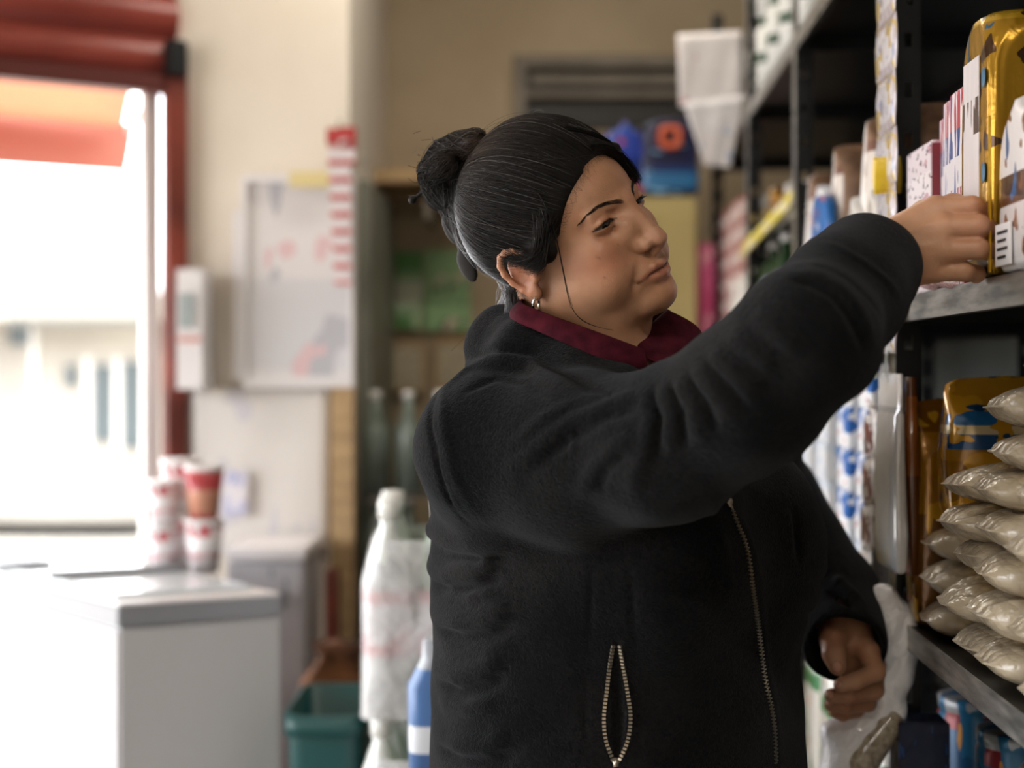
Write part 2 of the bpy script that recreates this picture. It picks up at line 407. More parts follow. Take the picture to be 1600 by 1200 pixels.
x4 = nd(SKIN, 'ShaderNodeMix', data_type='RGBA', blend_type='MULTIPLY'); Ls.new(m4.outputs[0], x4.inputs[0]); Ls.new(mx.outputs[0], x4.inputs[6]); x4.inputs[7].default_value = (1.0, .70, .62, 1); Ls.new(x4.outputs[2], b_.inputs['Base Color'])
n2 = nd(SKIN, 'ShaderNodeTexVoronoi', Scale=520.); Ls.new(v_, n2.inputs['Vector'])
n3 = nd(SKIN, 'ShaderNodeTexNoise', Scale=160., Detail=4.); Ls.new(v_, n3.inputs['Vector'])
ad = nd(SKIN, 'ShaderNodeMath', operation='ADD'); Ls.new(n2.outputs['Distance'], ad.inputs[0]); Ls.new(n3.outputs['Fac'], ad.inputs[1])
bp = nd(SKIN, 'ShaderNodeBump', Strength=.20, Distance=.0007); Ls.new(ad.outputs[0], bp.inputs['Height']); Ls.new(bp.outputs[0], b_.inputs['Normal'])
woman = thing('person', (.11, 1.55, 0), 'dark-haired person in black fleece and maroon collar reaching to the middle shelf', 'person')
body = npmesh('body', V, Q, SKIN, woman, col=col)
print('BODY', len(V))
# eyes
EYE = mat('eye', (.5, .48, .45), .18, spec=.35)
L = EYE.node_tree.links; tcn = nd(EYE, 'ShaderNodeTexCoord'); sp = nd(EYE, 'ShaderNodeSeparateXYZ'); L.new(tcn.outputs['Object'], sp.inputs[0])
vl = nd(EYE, 'ShaderNodeVectorMath', operation='NORMALIZE'); L.new(tcn.outputs['Object'], vl.inputs[0]); dt = nd(EYE, 'ShaderNodeVectorMath', operation='DOT_PRODUCT'); dt.inputs[1].default_value = (1, 0, 0); L.new(vl.outputs[0], dt.inputs[0])
cr = nd(EYE, 'ShaderNodeValToRGB'); L.new(dt.outputs['Value'], cr.inputs[0]); L.new(cr.outputs[0], EYE.node_tree.nodes['Principled BSDF'].inputs['Base Color'])
ce = cr.color_ramp; ce.elements[0].position = .0; ce.elements[0].color = (.16, .13, .11, 1); ce.elements[1].position = .97; ce.elements[1].color = (.003, .003, .003, 1)
for p_, c_ in ((.84, (.17, .14, .12)), (.86, (.010, .006, .004)), (.93, (.022, .011, .007)), (.96, (.012, .007, .005))):
    e_ = ce.elements.new(p_); e_.color = (*c_, 1)
import bmesh
def bm_obj(name, bm, m, parent=None, smooth=True, label=None):
    me = bpy.data.meshes.new(name); bm.to_mesh(me); bm.free()
    if smooth:
        for p in me.polygons: p.use_smooth = True
    if m: me.materials.append(m)
    o = bpy.data.objects.new(name, me); lk(o)
    if parent is not None: o.parent = parent
    if label: o['label'] = label
    return o
for s in (-1, 1):
    bm = bmesh.new(); bmesh.ops.create_uvsphere(bm, u_segments=40, v_segments=28, radius=.0117)
    o = bm_obj('eye', bm, EYE, woman)
    M = Matrix(HS.tolist())@Matrix.Translation((.0713, s*.033, .0172))@Matrix.Rotation(math.radians(-7), 4, 'Z')@Matrix.Rotation(math.radians(14), 4, 'Y')
    o.matrix_parent_inverse = Matrix.Translation(-Vector(woman.location)); o.matrix_basis = M
def wpart(name, V, Q, m, **k): return npmesh(name, V, Q, m, woman, **k)
# hair: a shell over the skull, then strands combed back to the clip
HAIR = mat('hair', (.012, .009, .008), .55, spec=.20)
L = HAIR.node_tree.links; hb = HAIR.node_tree.nodes['Principled BSDF']; hv = nd(HAIR, 'ShaderNodeVertexColor', layer_name='Col'); L.new(hv.outputs[0], hb.inputs['Base Color'])
hb.inputs['Anisotropic'].default_value = .5
SHC = np.array([-10., 0, 44.]); SHR = np.array([97., 83., 92.])
BUN = np.array([-98., -14., 112.])
def shell_r(dirs, off=0.):     # hair volume: radius along a direction from the skull centre (mm)
    r = 1/np.sqrt(((dirs/(SHR+off))**2).sum(-1))
    g = lambda c, s: np.exp(-((dirs-np.array(c)/np.linalg.norm(c))**2).sum(-1)/s**2)
    r = r+3.5*g((.55, -.75, -.15), .35)+6.5*g((.35, -.30, .9), .55)+5*g((-.9, 0, .35), .4)+2.0*g((.55, .7, -.1), .35)-6*g((-.75, -.3, -.75), .35)-6*g((-.75, .3, -.75), .35)
    return r
def hairline(L):               # > 0 where hair grows, < 0 on the face
    x, y, z = L[..., 0], L[..., 1], L[..., 2]
    g = np.where(z > 25, 44+(z-25)*.66, 44-(25-z)*1.15)-4*(np.abs(y) < 22)*(z > 40)
    g = np.where((z < 22) & (z > -2), np.minimum(g, 14), g)
    f = g-x
    f = np.where((z < 16) & (x > -22) & (np.abs(y) > 50), -(x+22), f)      # ear stays free
    return np.minimum(f, z+50-(x+60)*.15)
hf = Field(); hf.frame(HS)
def hshell(P):
    q = P*1000-SHC; n = np.sqrt((q*q).sum(-1))+1e-6; dr = q/n[..., None]
    R = shell_r(dr)-1.5
    d = (n-R)
    f = hairline(P*1000)
    e = -f*.42
    k = 7.; h = np.maximum(k-np.abs(d-e), 0)/k
    return (np.maximum(d, e)+h*h*k*.25)*.001
hf.u(Func(hshell, SHC*.001, .11), 0)
bn = lambda *v: BUN+np.array(v, float)
turns = [((48, 0, 22), (22, 4, 24)), ((22, 4, 24), (-6, 6, 22)), ((-6, 6, 22), (-27, 2, 10)), ((-27, 2, 10), (-30, -2, -12)), ((-30, -2, -12), (-20, 0, -30)), ((12, -16, 14), (-12, -18, 6)), ((-12, -18, 6), (-16, -14, -18)), ((14, 14, 16), (-14, 16, 2)), ((2, 0, 0), (-10, 0, -22)), ((-14, -4, -34), (-16, -4, -60))]
for a, b in turns: hf.u(Cone(bn(*a)*.001, bn(*b)*.001, .0125, .0125), .005)
hf.u(Cone(np.array([72, 8, 92])*.001, np.array([77, 32, 74])*.001, .005, .006), .006); hf.u(Cone(np.array([77, 32, 74])*.001, np.array([71, 49, 44])*.001, .006, .003), .004)
hf.u(Cone(np.array([-98, -6, 66])*.001, np.array([-92, -8, 0])*.001, .019, .014), .012)
for s_ in (-1, 1): hf.u(Ell(np.array([27, s_*74, 18])*.001, np.array([18, 7, 16])*.001), .010)
V, Q = extract(hf, (-.16, 1.28, 1.30), (.22, 1.72, 1.70), .0025)
Lh = (V@Hi[:3, :3].T+Hi[:3, 3])
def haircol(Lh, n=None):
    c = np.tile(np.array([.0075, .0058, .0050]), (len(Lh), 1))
    w = np.exp(-(((Lh-np.array([-92, -50, 22]))/np.array([22, 34, 46]))**2).sum(1))+np.exp(-(((Lh-np.array([-78, -52, -28]))/np.array([24, 34, 22]))**2).sum(1)); w = np.clip(w, 0, 1)  # near-white nape: the backlit rim put into the hair colour
    w2 = np.exp(-(((Lh-np.array([-30, -20, 130]))/np.array([50, 40, 22]))**2).sum(1))  # brown crown: a warm highlight put into the hair colour
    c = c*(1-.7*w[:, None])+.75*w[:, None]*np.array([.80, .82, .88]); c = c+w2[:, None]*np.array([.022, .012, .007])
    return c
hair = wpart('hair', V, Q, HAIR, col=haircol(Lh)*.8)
def strand_set(starts, end, m=18, seed=1, spread=4., off=(.5, 3.), rad=(.20, .36), sag=0.):
    r = np.random.default_rng(seed); n = len(starts); t = np.linspace(0, 1, m)[None, :, None]
    s = starts-SHC; e = end+r.normal(0, spread, (n, 3))-SHC
    s = s/np.linalg.norm(s, axis=-1, keepdims=True); e = e/np.linalg.norm(e, axis=-1, keepdims=True)
    om = np.arccos(np.clip((s*e).sum(-1), -1, 1))[:, None, None]
    d = (np.sin((1-t)*om)*s[:, None]+np.sin(t*om)*e[:, None])/np.sin(om)
    d = d+np.array([0, 0, 1.])*sag*(np.sin(math.pi*t)); 
    wob = r.normal(0, .012, (n, 1, 3))*np.sin(t*math.pi*r.uniform(1, 2.4, (n, 1, 1))); d = d+wob
    d /= np.linalg.norm(d, axis=-1, keepdims=True)
    o = r.uniform(off[0], off[1], (n, 1))*np.sin(np.linspace(.25, 1, m)*math.pi*.9)[None]+r.uniform(-.8, .2, (n, 1))
    P = SHC+d*(shell_r(d)+o)[..., None]
    R = r.uniform(rad[0], rad[1], (n, 1))*np.clip(np.minimum(np.linspace(0, 1, m), 1-np.linspace(0, 1, m))*8+.25, 0, 1)[None]
    return P, R
r = np.random.default_rng(3)
# roots along the hairline and the parting
edge = []
for k in range(16000):
    d = r.normal(0, 1, 3); d /= np.linalg.norm(d); d = d[None]
    p = SHC+d*shell_r(d)[:, None]
    f = hairline(p)[0]
    if -1 < f < 14 and p[0, 0] > -30: edge.append(p[0])
edge = np.array(edge)
end = np.array([-98., -10., 92.])
P1, R1 = strand_set(edge[:2600], end, seed=2, spread=7)
# crown, sides and nape strands
dirs = r.normal(0, 1, (9500, 3)); dirs /= np.linalg.norm(dirs, axis=1, keepdims=True); pts = SHC+dirs*shell_r(dirs)[:, None]
pts = pts[(hairline(pts) > 0)]
P2, R2 = strand_set(pts[:4800], end, seed=5, spread=9, off=(.2, 2.2))
low = pts[(pts[:, 2] < 34) & (pts[:, 0] < -12)][:700]
P3, R3 = strand_set(low, np.array([-100., -5., 48.]), seed=6, spread=14, off=(.4, 3.5))
# loose wisps: nape, front lock, flyaways
def wisp(a, b, c, d, n, spread, rad, seed, m=18, w0=.5):
    r = np.random.default_rng(seed); t = np.linspace(0, 1, m)[None, :, None]
    A, B, C, D = [np.array(v, float)+r.normal(0, spread*w, (n, 3)) for v, w in ((a, w0), (b, .9), (c, 1.2), (d, 1.8))]
    if w0 > 1: A = SHC+(A-SHC)*.94
    P = (1-t)**3*A[:, None]+3*(1-t)**2*t*B[:, None]+3*(1-t)*t*t*C[:, None]+t**3*D[:, None]
    return P, np.tile(np.linspace(rad, rad*.35, m), (n, 1))
WS = [wisp((46, -68, 72), (60, -74, 34), (40, -80, -10), (32, -74, -48), 5, .5, .5, 11),
      wisp((32, -74, -48), (30, -72, -64), (40, -66, -74), (56, -58, -84), 3, .4, .35, 12),
      wisp((-45, -62, -16), (-48, -70, -36), (-44, -82, -56), (-48, -88, -76), 200, 7, .26, 13),
      wisp((-64, -40, -14), (-78, -42, -36), (-84, -44, -50), (-104, -50, -62), 60, 9, .30, 14),
      wisp((46, -70, 52), (46, -80, 24), (32, -87, -4), (6, -82, 12), 260, 2.6, .30, 15, 18, 1.6),
      wisp((44, -72, 46), (38, -86, 24), (22, -90, 0), (-12, -82, 26), 320, 3.4, .30, 16, 18, 1.8),
      wisp((78, 0, 88), (84, 22, 82), (80, 41, 64), (72, 50, 36), 170, 1.8, .30, 17, 18, .9),
      wisp((62, -4, 114), (82, 22, 94), (82, 43, 64), (73, 51, 32), 170, 1.9, .30, 27, 18, .9)]
WS.append(wisp((42, -76, 40), (40, -83, 16), (32, -85, 0), (12, -82, 6), 260, 2.4, .30, 31, 18, 1.4))
fly = pts[r.integers(0, len(pts), 90)]
P4, R4 = strand_set(fly, end, seed=9, spread=60, off=(4, 11), rad=(.08, .12))
BP = []
for k in range(1500):          # coils round the bun
    a, b = turns[k % len(turns)]; a = bn(*a); b = bn(*b); t = np.linspace(0, 1, 18); ax = (b-a)/np.linalg.norm(b-a)
    u = np.cross(ax, [.2, 1, .1]); u /= np.linalg.norm(u); v = np.cross(ax, u); ph = r.uniform(0, 6.28)+t*r.uniform(-2.4, 2.8)
    tt = t*1.9-.45; ex_ = np.maximum(0, np.maximum(-tt, tt-1))*np.linalg.norm(b-a); sh_ = np.sqrt(np.clip(1-(ex_/14.)**2, .04, 1))[:, None]
    BP.append(a+(b-a)*tt[:, None]+sh_*(13.4+r.uniform(-.4, 1.8)+(r.random() < .12)*r.uniform(0, 3))*(np.cos(ph)[:, None]*u+np.sin(ph)[:, None]*v))
for k in range(50):         # stray ends round the bun and the nape
    a = bn(*r.normal((-8, 0, 4), (20, 8, 22))); u = r.normal(0, 1, 3); u /= np.linalg.norm(u); v = np.cross(u, r.normal(0, 1, 3)); v /= np.linalg.norm(v); t = np.linspace(0, 1, 18)[:, None]
    BP.append(a+u*t*11+v*np.sin(t*3)*4+np.array([-6, 0, 4])*t)
BP = np.array(BP); BR = np.full(BP.shape[:2], .30)
allP = np.concatenate([P1, P2, P3, P4, BP]+[w[0] for w in WS]); allR = np.concatenate([R1, R2, R3, R4, BR]+[w[1] for w in WS])
Wp = allP@HM[:3, :3].T+HM[:3, 3]
V, Q = ribbons(Wp, allR*.001, 3)
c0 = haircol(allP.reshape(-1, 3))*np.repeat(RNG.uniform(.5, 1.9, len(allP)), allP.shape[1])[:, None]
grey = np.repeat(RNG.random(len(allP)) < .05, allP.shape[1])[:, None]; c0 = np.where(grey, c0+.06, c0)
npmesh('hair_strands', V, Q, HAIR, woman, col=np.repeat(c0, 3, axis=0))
# fine hairs lying on the skin along the hairline
cand = []
for k in range(30000):
    d = r.normal(0, 1, 3); d /= np.linalg.norm(d); p = SHC+d*shell_r(d[None])[0]; f = hairline(p)
    if -11 < f < 1 and p[0] > 5 and p[2] > -8: cand.append(p)
cand = np.array(cand)[:2600]; to_ = np.array([-92., -10., 90.])-cand; to_ = to_/np.linalg.norm(to_, axis=1, keepdims=True)+r.normal(0, .45, to_.shape); ll_ = r.uniform(.5, 1.2, (len(cand), 1)); h0 = np.array([cand+to_*ll_*L__ for L__ in np.linspace(0, 10, 8)]).transpose(1, 0, 2)
hw_ = h0@HM[:3, :3].T+HM[:3, 3]
for it in range(5):
    sh3 = hw_.shape; q_ = hw_.reshape(-1, 3); dd = fld.ev(q_)-.0004; g = np.stack([fld.ev(q_+np.eye(3)[i]*.001)-fld.ev(q_-np.eye(3)[i]*.001) for i in range(3)], 1); g /= np.linalg.norm(g, axis=1, keepdims=True)+1e-9; hw_ = (q_-dd[:, None]*g).reshape(sh3)
hw_ = hw_+np.linspace(0, .003, 8)[None, :, None]*((hw_-HM[:3, 3])/np.linalg.norm(hw_-HM[:3, 3], axis=-1, keepdims=True))
V, Q = ribbons(hw_, np.tile(np.linspace(.00004, .00010, 8), (len(hw_), 1)), 3)
npmesh('hairline_hairs', V, Q, HAIR, woman, col=np.tile(np.array([[.012, .008, .006]]), (len(V), 1)))
# eyebrows and lashes
br = []; brr = []
for s in (-1, 1):
    for k in range(420):
        t = r.uniform(0, 1); y = 9+t*40; z = 27.5+8*math.sin(min(t*1.25, 1)*math.pi*.62)-max(0, t-.6)*17; th = (6.0*(1-t)+1.6)
        z += r.uniform(-.5, .5)*th*.9; x = 95-.0135*y*y+r.uniform(-.2, .2)
        p0 = np.array([x, s*y, z]); dr = np.array([-.30*t, s*(.8+.2*t), .48-.85*t]); dr /= np.linalg.norm(dr)
        ln = r.uniform(5, 8)*(1-.3*t); br.append([p0+dr*ln*q_+np.array([1.0*math.sin(q_*3.14), 0, 0]) for q_ in np.linspace(0, 1, 6)]); brr.append(np.linspace(.15, .05, 6))
    for k in range(75):
        t = k/74.; y = 22+t*25; p0 = np.array([86.0-abs(t-.42)**2*38, s*y, 18.4-abs(t-.45)**2*9])
        dr = np.array([.75-.35*t, s*(-.25+.9*t), -.50]); dr /= np.linalg.norm(dr); ln = 2.6+1.8*t
        br.append([p0+dr*ln*q_+np.array([0, 0, 1.6*q_*q_]) for q_ in np.linspace(0, 1, 6)]); brr.append(np.linspace(.22, .06, 6))
br = np.array(br); brr = np.array(brr)
# sit the brow hairs on the skin
bw = br@HM[:3, :3].T+HM[:3, 3]
fwd = HS[:3, 0]
d0 = fld.ev(bw[:, 0]); isb = np.zeros(len(br), bool); isb[:420] = True; isb[495:915] = True
off = np.where(isb, d0-.0004, 0.)
mid = bw[:, 2].copy(); st = mid.copy()
for it in range(8):
    dd = fld.ev(mid)-.0003; g = np.stack([fld.ev(mid+np.eye(3)[i]*.001)-fld.ev(mid-np.eye(3)[i]*.001) for i in range(3)], 1); g /= np.linalg.norm(g, axis=1, keepdims=True)+1e-9
    mid = mid-np.where(isb, dd, 0.)[:, None]*g
bw = bw+(mid-st)[:, None, :]
V, Q = ribbons(bw, brr*.001, 3)
npmesh('eyebrows_and_lashes', V, Q, HAIR, woman, col=np.tile(np.array([[.010, .007, .006]]), (len(V), 1)))
# claw clip: arched tines and a knob-tipped prong
CLIP = mat('clip_plastic', '0C0705', .55, spec=.2)
cf = Field(); cf.frame(HS)
cf_ = lambda a, b, ra, rb: cf.u(Cone(np.array(a)*.001, np.array(b)*.001, ra*.001, rb*.001), .002)
cf_((-131, -30, 106), (-144, -35, 102), 2.2, 2.2); cf.u(Ell(np.array([-146, -36, 101.5])*.001, (.0048,)*3), .002)
for c_, r_ in (((-117, -30, 57), (11, 3, 19)), ((-112, -37, 15), (12, 3, 19)), ((-114, -12, 55), (11, 3, 18)), ((-110, -16, 14), (11, 3, 18)), ((-108, -34, 36), (8, 4, 20))):
    cf.u(Ell(np.array(c_)*.001, np.array(r_)*.001), .003)
V, Q = extract(cf, (-.16, 1.28, 1.30), (.20, 1.72, 1.70), .0016); wpart('hair_clip', V, Q, CLIP)
# earring
SILV = mat('silver', (.75, .74, .70), .2, 1.0)
ef = Field(); ef.frame(HS)
for k in range(14):
    a, b = [2*math.pi*(k+j)/14 for j in (0, 1)]
    f_ = lambda a: np.array([-3+2.5*math.sin(a), -81.5+5.5*math.cos(a), -32+6*math.sin(a)])*.001
    ef.u(Cone(f_(a), f_(b), .0014, .0014), .001)
V, Q = extract(ef, (-.02, 1.33, 1.36), (.14, 1.48, 1.50), .0007); wpart('earring', V, Q, SILV)
# ------------------------------------------------------------------ her clothes
jk = Field()
YAW = math.radians(50)
rows = [(.86, .118, 1.56, .222, .198), (.95, .116, 1.56, .214, .196), (1.03, .114, 1.56, .208, .192), (1.12, .112, 1.56, .208, .196), (1.20, .106, 1.56, .205, .180), (1.27, .100, 1.555, .195, .150), (1.32, .098, 1.55, .165, .115), (1.36, .097, 1.545, .120, .085)]
jk.u(Loft(rows, YAW), 0)
Fd = np.array([math.sin(YAW), -math.cos(YAW), 0]); Ld = np.array([math.cos(YAW), math.sin(YAW), 0])
tc0 = np.array([.11, 1.56, 0])
for s in (-1, 1):
    jk.u(Ell(tc0+Fd*.115+Ld*s*.085+np.array([0, 0, 1.145]), (.085, .085, .095)), .06)
jk.u(Cone(SH_R+np.array([.01, .02, 0]), (.10, 1.53, 1.31), .078, .06), .05)
jk.u(Cone(SH_L, (.10, 1.54, 1.31), .075, .06), .05)
body_part = len(jk.ops)
# sleeves
RS = [at(772, 705, 1.42), at(900, 713, 1.37), at(1040, 697, 1.29), at(1175, 618, 1.225), at(1262, 532, 1.195), at(1312, 470, 1.27), at(1352, 424, 1.335)]
chain(jk, RS, [.081, .0785, .068, .062, .0575, .0535, .0515], .022)
ax = RS[6]-RS[5]; ax /= np.linalg.norm(ax)
jk.u(Cone(RS[5]+(RS[6]-RS[5])*.05, RS[6]+ax*.004, .0560, .0515), .006)
LSv = [SH_L, np.array([.29, 1.80, 1.215]), LE, at(1300, 930, 1.765), at(1318, 1003, 1.672)]
chain(jk, LSv, [.078, .070, .060, .055, .050], .022)
# open cuffs
jk.s_(Cone(RS[6]-ax*.006, RS[6]+ax*.12, .0405, .0435), .003)
jk.s_(Cone(RS[6]+ax*.058, RS[6]+ax*.20, .055, .08), .002)
lx = LSv[4]-LSv[3]; lx /= np.linalg.norm(lx)
jk.s_(Cone(LSv[4]-lx*.02, LSv[4]+lx*.10, .041, .046), .003)
cutc = LSv[4]+lx*.018
jk.s_(Func(lambda P: np.maximum(-((P-cutc.astype(np.float32))@lx.astype(np.float32)), np.sqrt(((P-cutc.astype(np.float32))**2).sum(-1))-.13), cutc, .13), .004)
# standing fleece collar round the neck, open in front
nk = np.array([.096, 1.520, 0.])
def ring(a, r, z): return nk+np.array([math.cos(a)*r*1.05, math.sin(a)*r, z])
col_pts = [at(1046, 628, 1.385), at(975, 600, 1.385), at(890, 566, 1.405), at(815, 535, 1.435), at(783, 515, 1.50), at(812, 505, 1.58), at(900, 515, 1.635), at(1010, 540, 1.64), at(1085, 548, 1.60), at(1115, 575, 1.53), at(1118, 610, 1.465)]
chain(jk, col_pts, [.012, .017, .020, .022, .024, .024, .022, .020, .018, .017, .012], .012)
chain(jk, [p-np.array([0, 0, .024])+(p-np.array([.10, 1.52, p[2]]))*.06 for p in col_pts], [.016, .022, .025, .026, .026, .026, .026, .024, .022, .020, .014], .02)
jk.s_(Cone(hp(-14, 0, -30)-np.array([0, 0, 0]), (.092, 1.515, 1.30), .066, .072), .008)
jk.s_(Cone(hp(20, 0, -60), (.128, 1.47, 1.285), .050, .048), .008)
jk.s_(Cone(at(1030, 535, 1.47), at(1058, 600, 1.43), .024, .011), .006)
# seams and folds, laid on the cloth where the photo shows them
def on(pts): return [jk.hit(*p) for p in pts]
seg = []
def fold(pts, amp, sig): seg.append(Line(on(pts), amp*.00118, sig*.00082))
fold([(682, 590), (672, 640), (680, 700), (696, 765), (735, 822)], -3.2, 4)
fold([(700, 590), (690, 640), (698, 700), (714, 755), (752, 810)], 2.5, 7)
fold([(690, 585), (722, 560), (775, 546), (832, 552), (880, 585), (935, 612), (985, 640)], -5, 5)
fold([(700, 600), (735, 576), (785, 562), (830, 568), (872, 600), (920, 628)], 6, 8)
fold([(720, 615), (775, 590), (820, 596), (858, 628)], -4, 6)
fold([(1010, 612), (1018, 660), (1004, 716), (985, 770)], 6, 9)
fold([(1036, 604), (1050, 650), (1046, 705)], 6.5, 8)
fold([(1022, 610), (1034, 655), (1026, 712)], -5, 5)
fold([(1062, 590), (1085, 640), (1098, 690)], 6.5, 8)
fold([(1050, 600), (1068, 645), (1072, 700)], -5, 5)
fold([(1088, 572), (1120, 615), (1150, 655)], 6, 8)
fold([(1076, 584), (1104, 628), (1124, 675)], -4.5, 5)
fold([(1112, 548), (1150, 585), (1190, 620)], 6, 9)
fold([(1100, 560), (1136, 600), (1170, 640)], -4, 5)
fold([(1142, 520), (1178, 552), (1210, 575)], 5, 9)
fold([(1180, 488), (1215, 520), (1250, 545)], 5, 9)
fold([(1010, 622), (960, 628), (900, 655), (840, 700), (790, 745)], 5, 10)
fold([(1000, 640), (950, 650), (890, 685), (840, 728)], -4, 7)
fold([(960, 612), (900, 630), (850, 655), (800, 700)], 4, 8)
fold([(1000, 680), (960, 700), (925, 735), (905, 780)], 4, 9)
fold([(985, 705), (950, 730), (935, 765)], -3.5, 6)
fold([(895, 640), (892, 690), (896, 715)], 2, 4)
# turned cuff of the reaching sleeve
fold([(1240, 440), (1268, 444), (1302, 462), (1330, 500), (1350, 550)], -6, 5)
fold([(1244, 428), (1275, 432), (1312, 452), (1342, 488), (1362, 535)], 5, 7)
fold([(1286, 380), (1330, 395), (1378, 430), (1410, 470)], 2, 5)
fold([(1262, 412), (1300, 422), (1345, 455), (1378, 505)], -2, 6)
# side of the body
for a in ([(655, 818), (690, 842), (740, 850), (800, 846)], [(664, 880), (700, 900), (745, 892), (780, 872)], [(676, 955), (715, 972), (760, 968), (800, 950)], [(680, 1040), (715, 1058), (755, 1048), (785, 1028)], [(676, 1140), (715, 1165), (760, 1168), (800, 1150)]):
    fold(a, 8, 13); fold([(x+6, y+24) for x, y in a], -7, 9)
fold([(690, 925), (735, 932), (770, 918)], 4, 8); fold([(684, 1095), (730, 1110), (775, 1100)], 4, 9)
fold([(1225, 730), (1240, 800), (1246, 880)], -3, 6)
fold([(1110, 770), (1130, 850), (1140, 930)], 3, 8)
fold([(925, 880), (922, 980), (914, 1100), (918, 1190)], -1.6, 4); fold([(985, 880), (990, 980), (1003, 1100), (1000, 1190)], -1.6, 4)
fold([(1150, 790), (1178, 880), (1190, 970), (1205, 1090), (1225, 1190)], 2.5, 9)
fold([(1275, 880), (1310, 905), (1345, 940)], 5, 8); fold([(1268, 905), (1300, 925), (1340, 955)], -5, 6); fold([(1262, 930), (1295, 945)], 5, 8); fold([(1258, 960), (1285, 962)], -4, 6)
for l_ in seg: jk.b(l_)
# pocket opening
pk_l = [(958, 1006), (952, 1040), (948, 1080), (943, 1120), (945, 1155), (958, 1190)]
pk_r = [(969, 1006), (974, 1040), (980, 1080), (986, 1120), (982, 1155), (968, 1190)]
mid = [((a[0]+b[0])/2, (a[1]+b[1])/2) for a, b in zip(pk_l, pk_r)]
mp_ = on(mid)
for i, w_ in enumerate((.004, .007, .010, .013, .012, .006)):
    if i < 5: jk.s_(Cone(mp_[i], mp_[i+1], w_*.62, (.004, .007, .010, .013, .012, .006)[i+1]*.62), .002)
wv = np.array([[23.1, 4.7, 9.2], [7.3, -31.2, 5.5], [14.2, 11.1, -27.3], [-41, 22, 17], [52, 43, -38]], np.float32)
def woolly(P):
    o = 0
    for i, w_ in enumerate(wv): o = o+np.sin(P@w_+i*1.7)*np.sin(P@w_[[1, 2, 0]]*1.31+i)*(.0011 if i < 3 else .0007)
    return o.astype(np.float32)
jk.b(Func(woolly, (.15, 1.5, 1.2), 2.))
V, Q = extract(jk, (-.14, 1.08, .87), (.48, 2.02, 1.50), .0025)
print('JACKET', len(V))
FL = mat('black_fleece', '17171A', .95, sheen=.14, spec=.03)
fb = FL.node_tree.nodes['Principled BSDF']; fb.inputs['Sheen Roughness'].default_value = .5; fb.inputs['Sheen Tint'].default_value = (.42, .44, .48, 1)
L = FL.node_tree.links; v_ = coords(FL)
n1 = nd(FL, 'ShaderNodeTexNoise', Scale=260., Detail=4., Distortion=1.5); n2 = nd(FL, 'ShaderNodeTexNoise', Scale=9., Detail=4.)
L.new(v_, n1.inputs['Vector']); L.new(v_, n2.inputs['Vector'])
m_ = nd(FL, 'ShaderNodeMath', operation='MULTIPLY'); L.new(n1.outputs['Fac'], m_.inputs[0]); L.new(n2.outputs['Fac'], m_.inputs[1])
cr = nd(FL, 'ShaderNodeValToRGB'); L.new(m_.outputs[0], cr.inputs[0])
cr.color_ramp.elements[0].position = .18; cr.color_ramp.elements[0].color = (.0024, .0025, .0029, 1); cr.color_ramp.elements[1].position = .40; cr.color_ramp.elements[1].color = (.0105, .0098, .0096, 1)
L.new(cr.outputs[0], fb.inputs['Base Color'])
bp = nd(FL, 'ShaderNodeBump', Strength=.9, Distance=.0022); L.new(n1.outputs['Fac'], bp.inputs['Height']); L.new(bp.outputs[0], fb.inputs['Normal'])
jacket = wpart('fleece_jacket', V, Q, FL)
# zips: rows of metal teeth laid on the cloth
BRASS = mat('zip_metal', (.42, .36, .28), .35, .9); TAPE = mat('zip_tape', '0B0B0D', .8)
def dense(pts, step):
    P = np.array(pts, float); s = np.concatenate([[0], np.cumsum(np.linalg.norm(np.diff(P, axis=0), axis=1))]); n = int(s[-1]/step)
    t = np.linspace(0, s[-1], n); return np.stack([np.interp(t, s, P[:, i]) for i in range(P.shape[1])], 1)
def zip_row(name, pix, off, tooth=(.0022, .0011, .0012), step=.0024, par=None):
    P = np.array([jk.hit(x, y, lift=.0006) for x, y in dense(pix, 6)]); 
    k = np.ones(5)/5; P = np.stack([np.convolve(np.pad(P[:, i], 2, 'edge'), k, 'valid') for i in range(3)], 1)
    P = dense(P, step); T = np.gradient(P, axis=0); T /= np.linalg.norm(T, axis=1, keepdims=True)
    eps = .0015; N = np.stack([jk.ev(P+np.eye(3)[i]*eps)-jk.ev(P-np.eye(3)[i]*eps) for i in range(3)], 1); N /= np.linalg.norm(N, axis=1, keepdims=True)+1e-9
    B = np.cross(T, N); V = []; Q = []
    for j in range(len(P)):
        side = (1 if j % 2 else -1)*off if off else 0
        c = P[j]+B[j]*side+N[j]*.0008; b0 = len(V)
        for dx in (-1, 1):
            for dy in (-1, 1):
                for dz in (-1, 1): V.append(c+B[j]*dx*tooth[0]+T[j]*dy*tooth[1]*.8+N[j]*dz*tooth[2])
        Q += [[b0+i for i in f] for f in ((0, 1, 3, 2), (4, 6, 7, 5), (0, 4, 5, 1), (2, 3, 7, 6), (0, 2, 6, 4), (1, 5, 7, 3))]
    z = npmesh(name, V, Q, BRASS, woman, smooth=False)
    return z
zip_row('front_zip', [(1138, 778), (1150, 815), (1166, 852), (1172, 890), (1177, 930), (1184, 975), (1189, 1020), (1196, 1070), (1206, 1110), (1211, 1150), (1212, 1195)], .0011, tooth=(.0017, .0008, .0010), step=.0019)
zip_row('pocket_zip', pk_l, 0, step=.0034, tooth=(.0017, .0013, .0012)); zip_row('pocket_zip', pk_r, 0, step=.0034, tooth=(.0017, .0013, .0012))
bm = bmesh.new(); bmesh.ops.create_cube(bm, size=1); bmesh.ops.scale(bm, vec=(.008, .004, .012), verts=bm.verts); bmesh.ops.bevel(bm, geom=bm.edges[:], offset=.0015, segments=2, affect='EDGES')
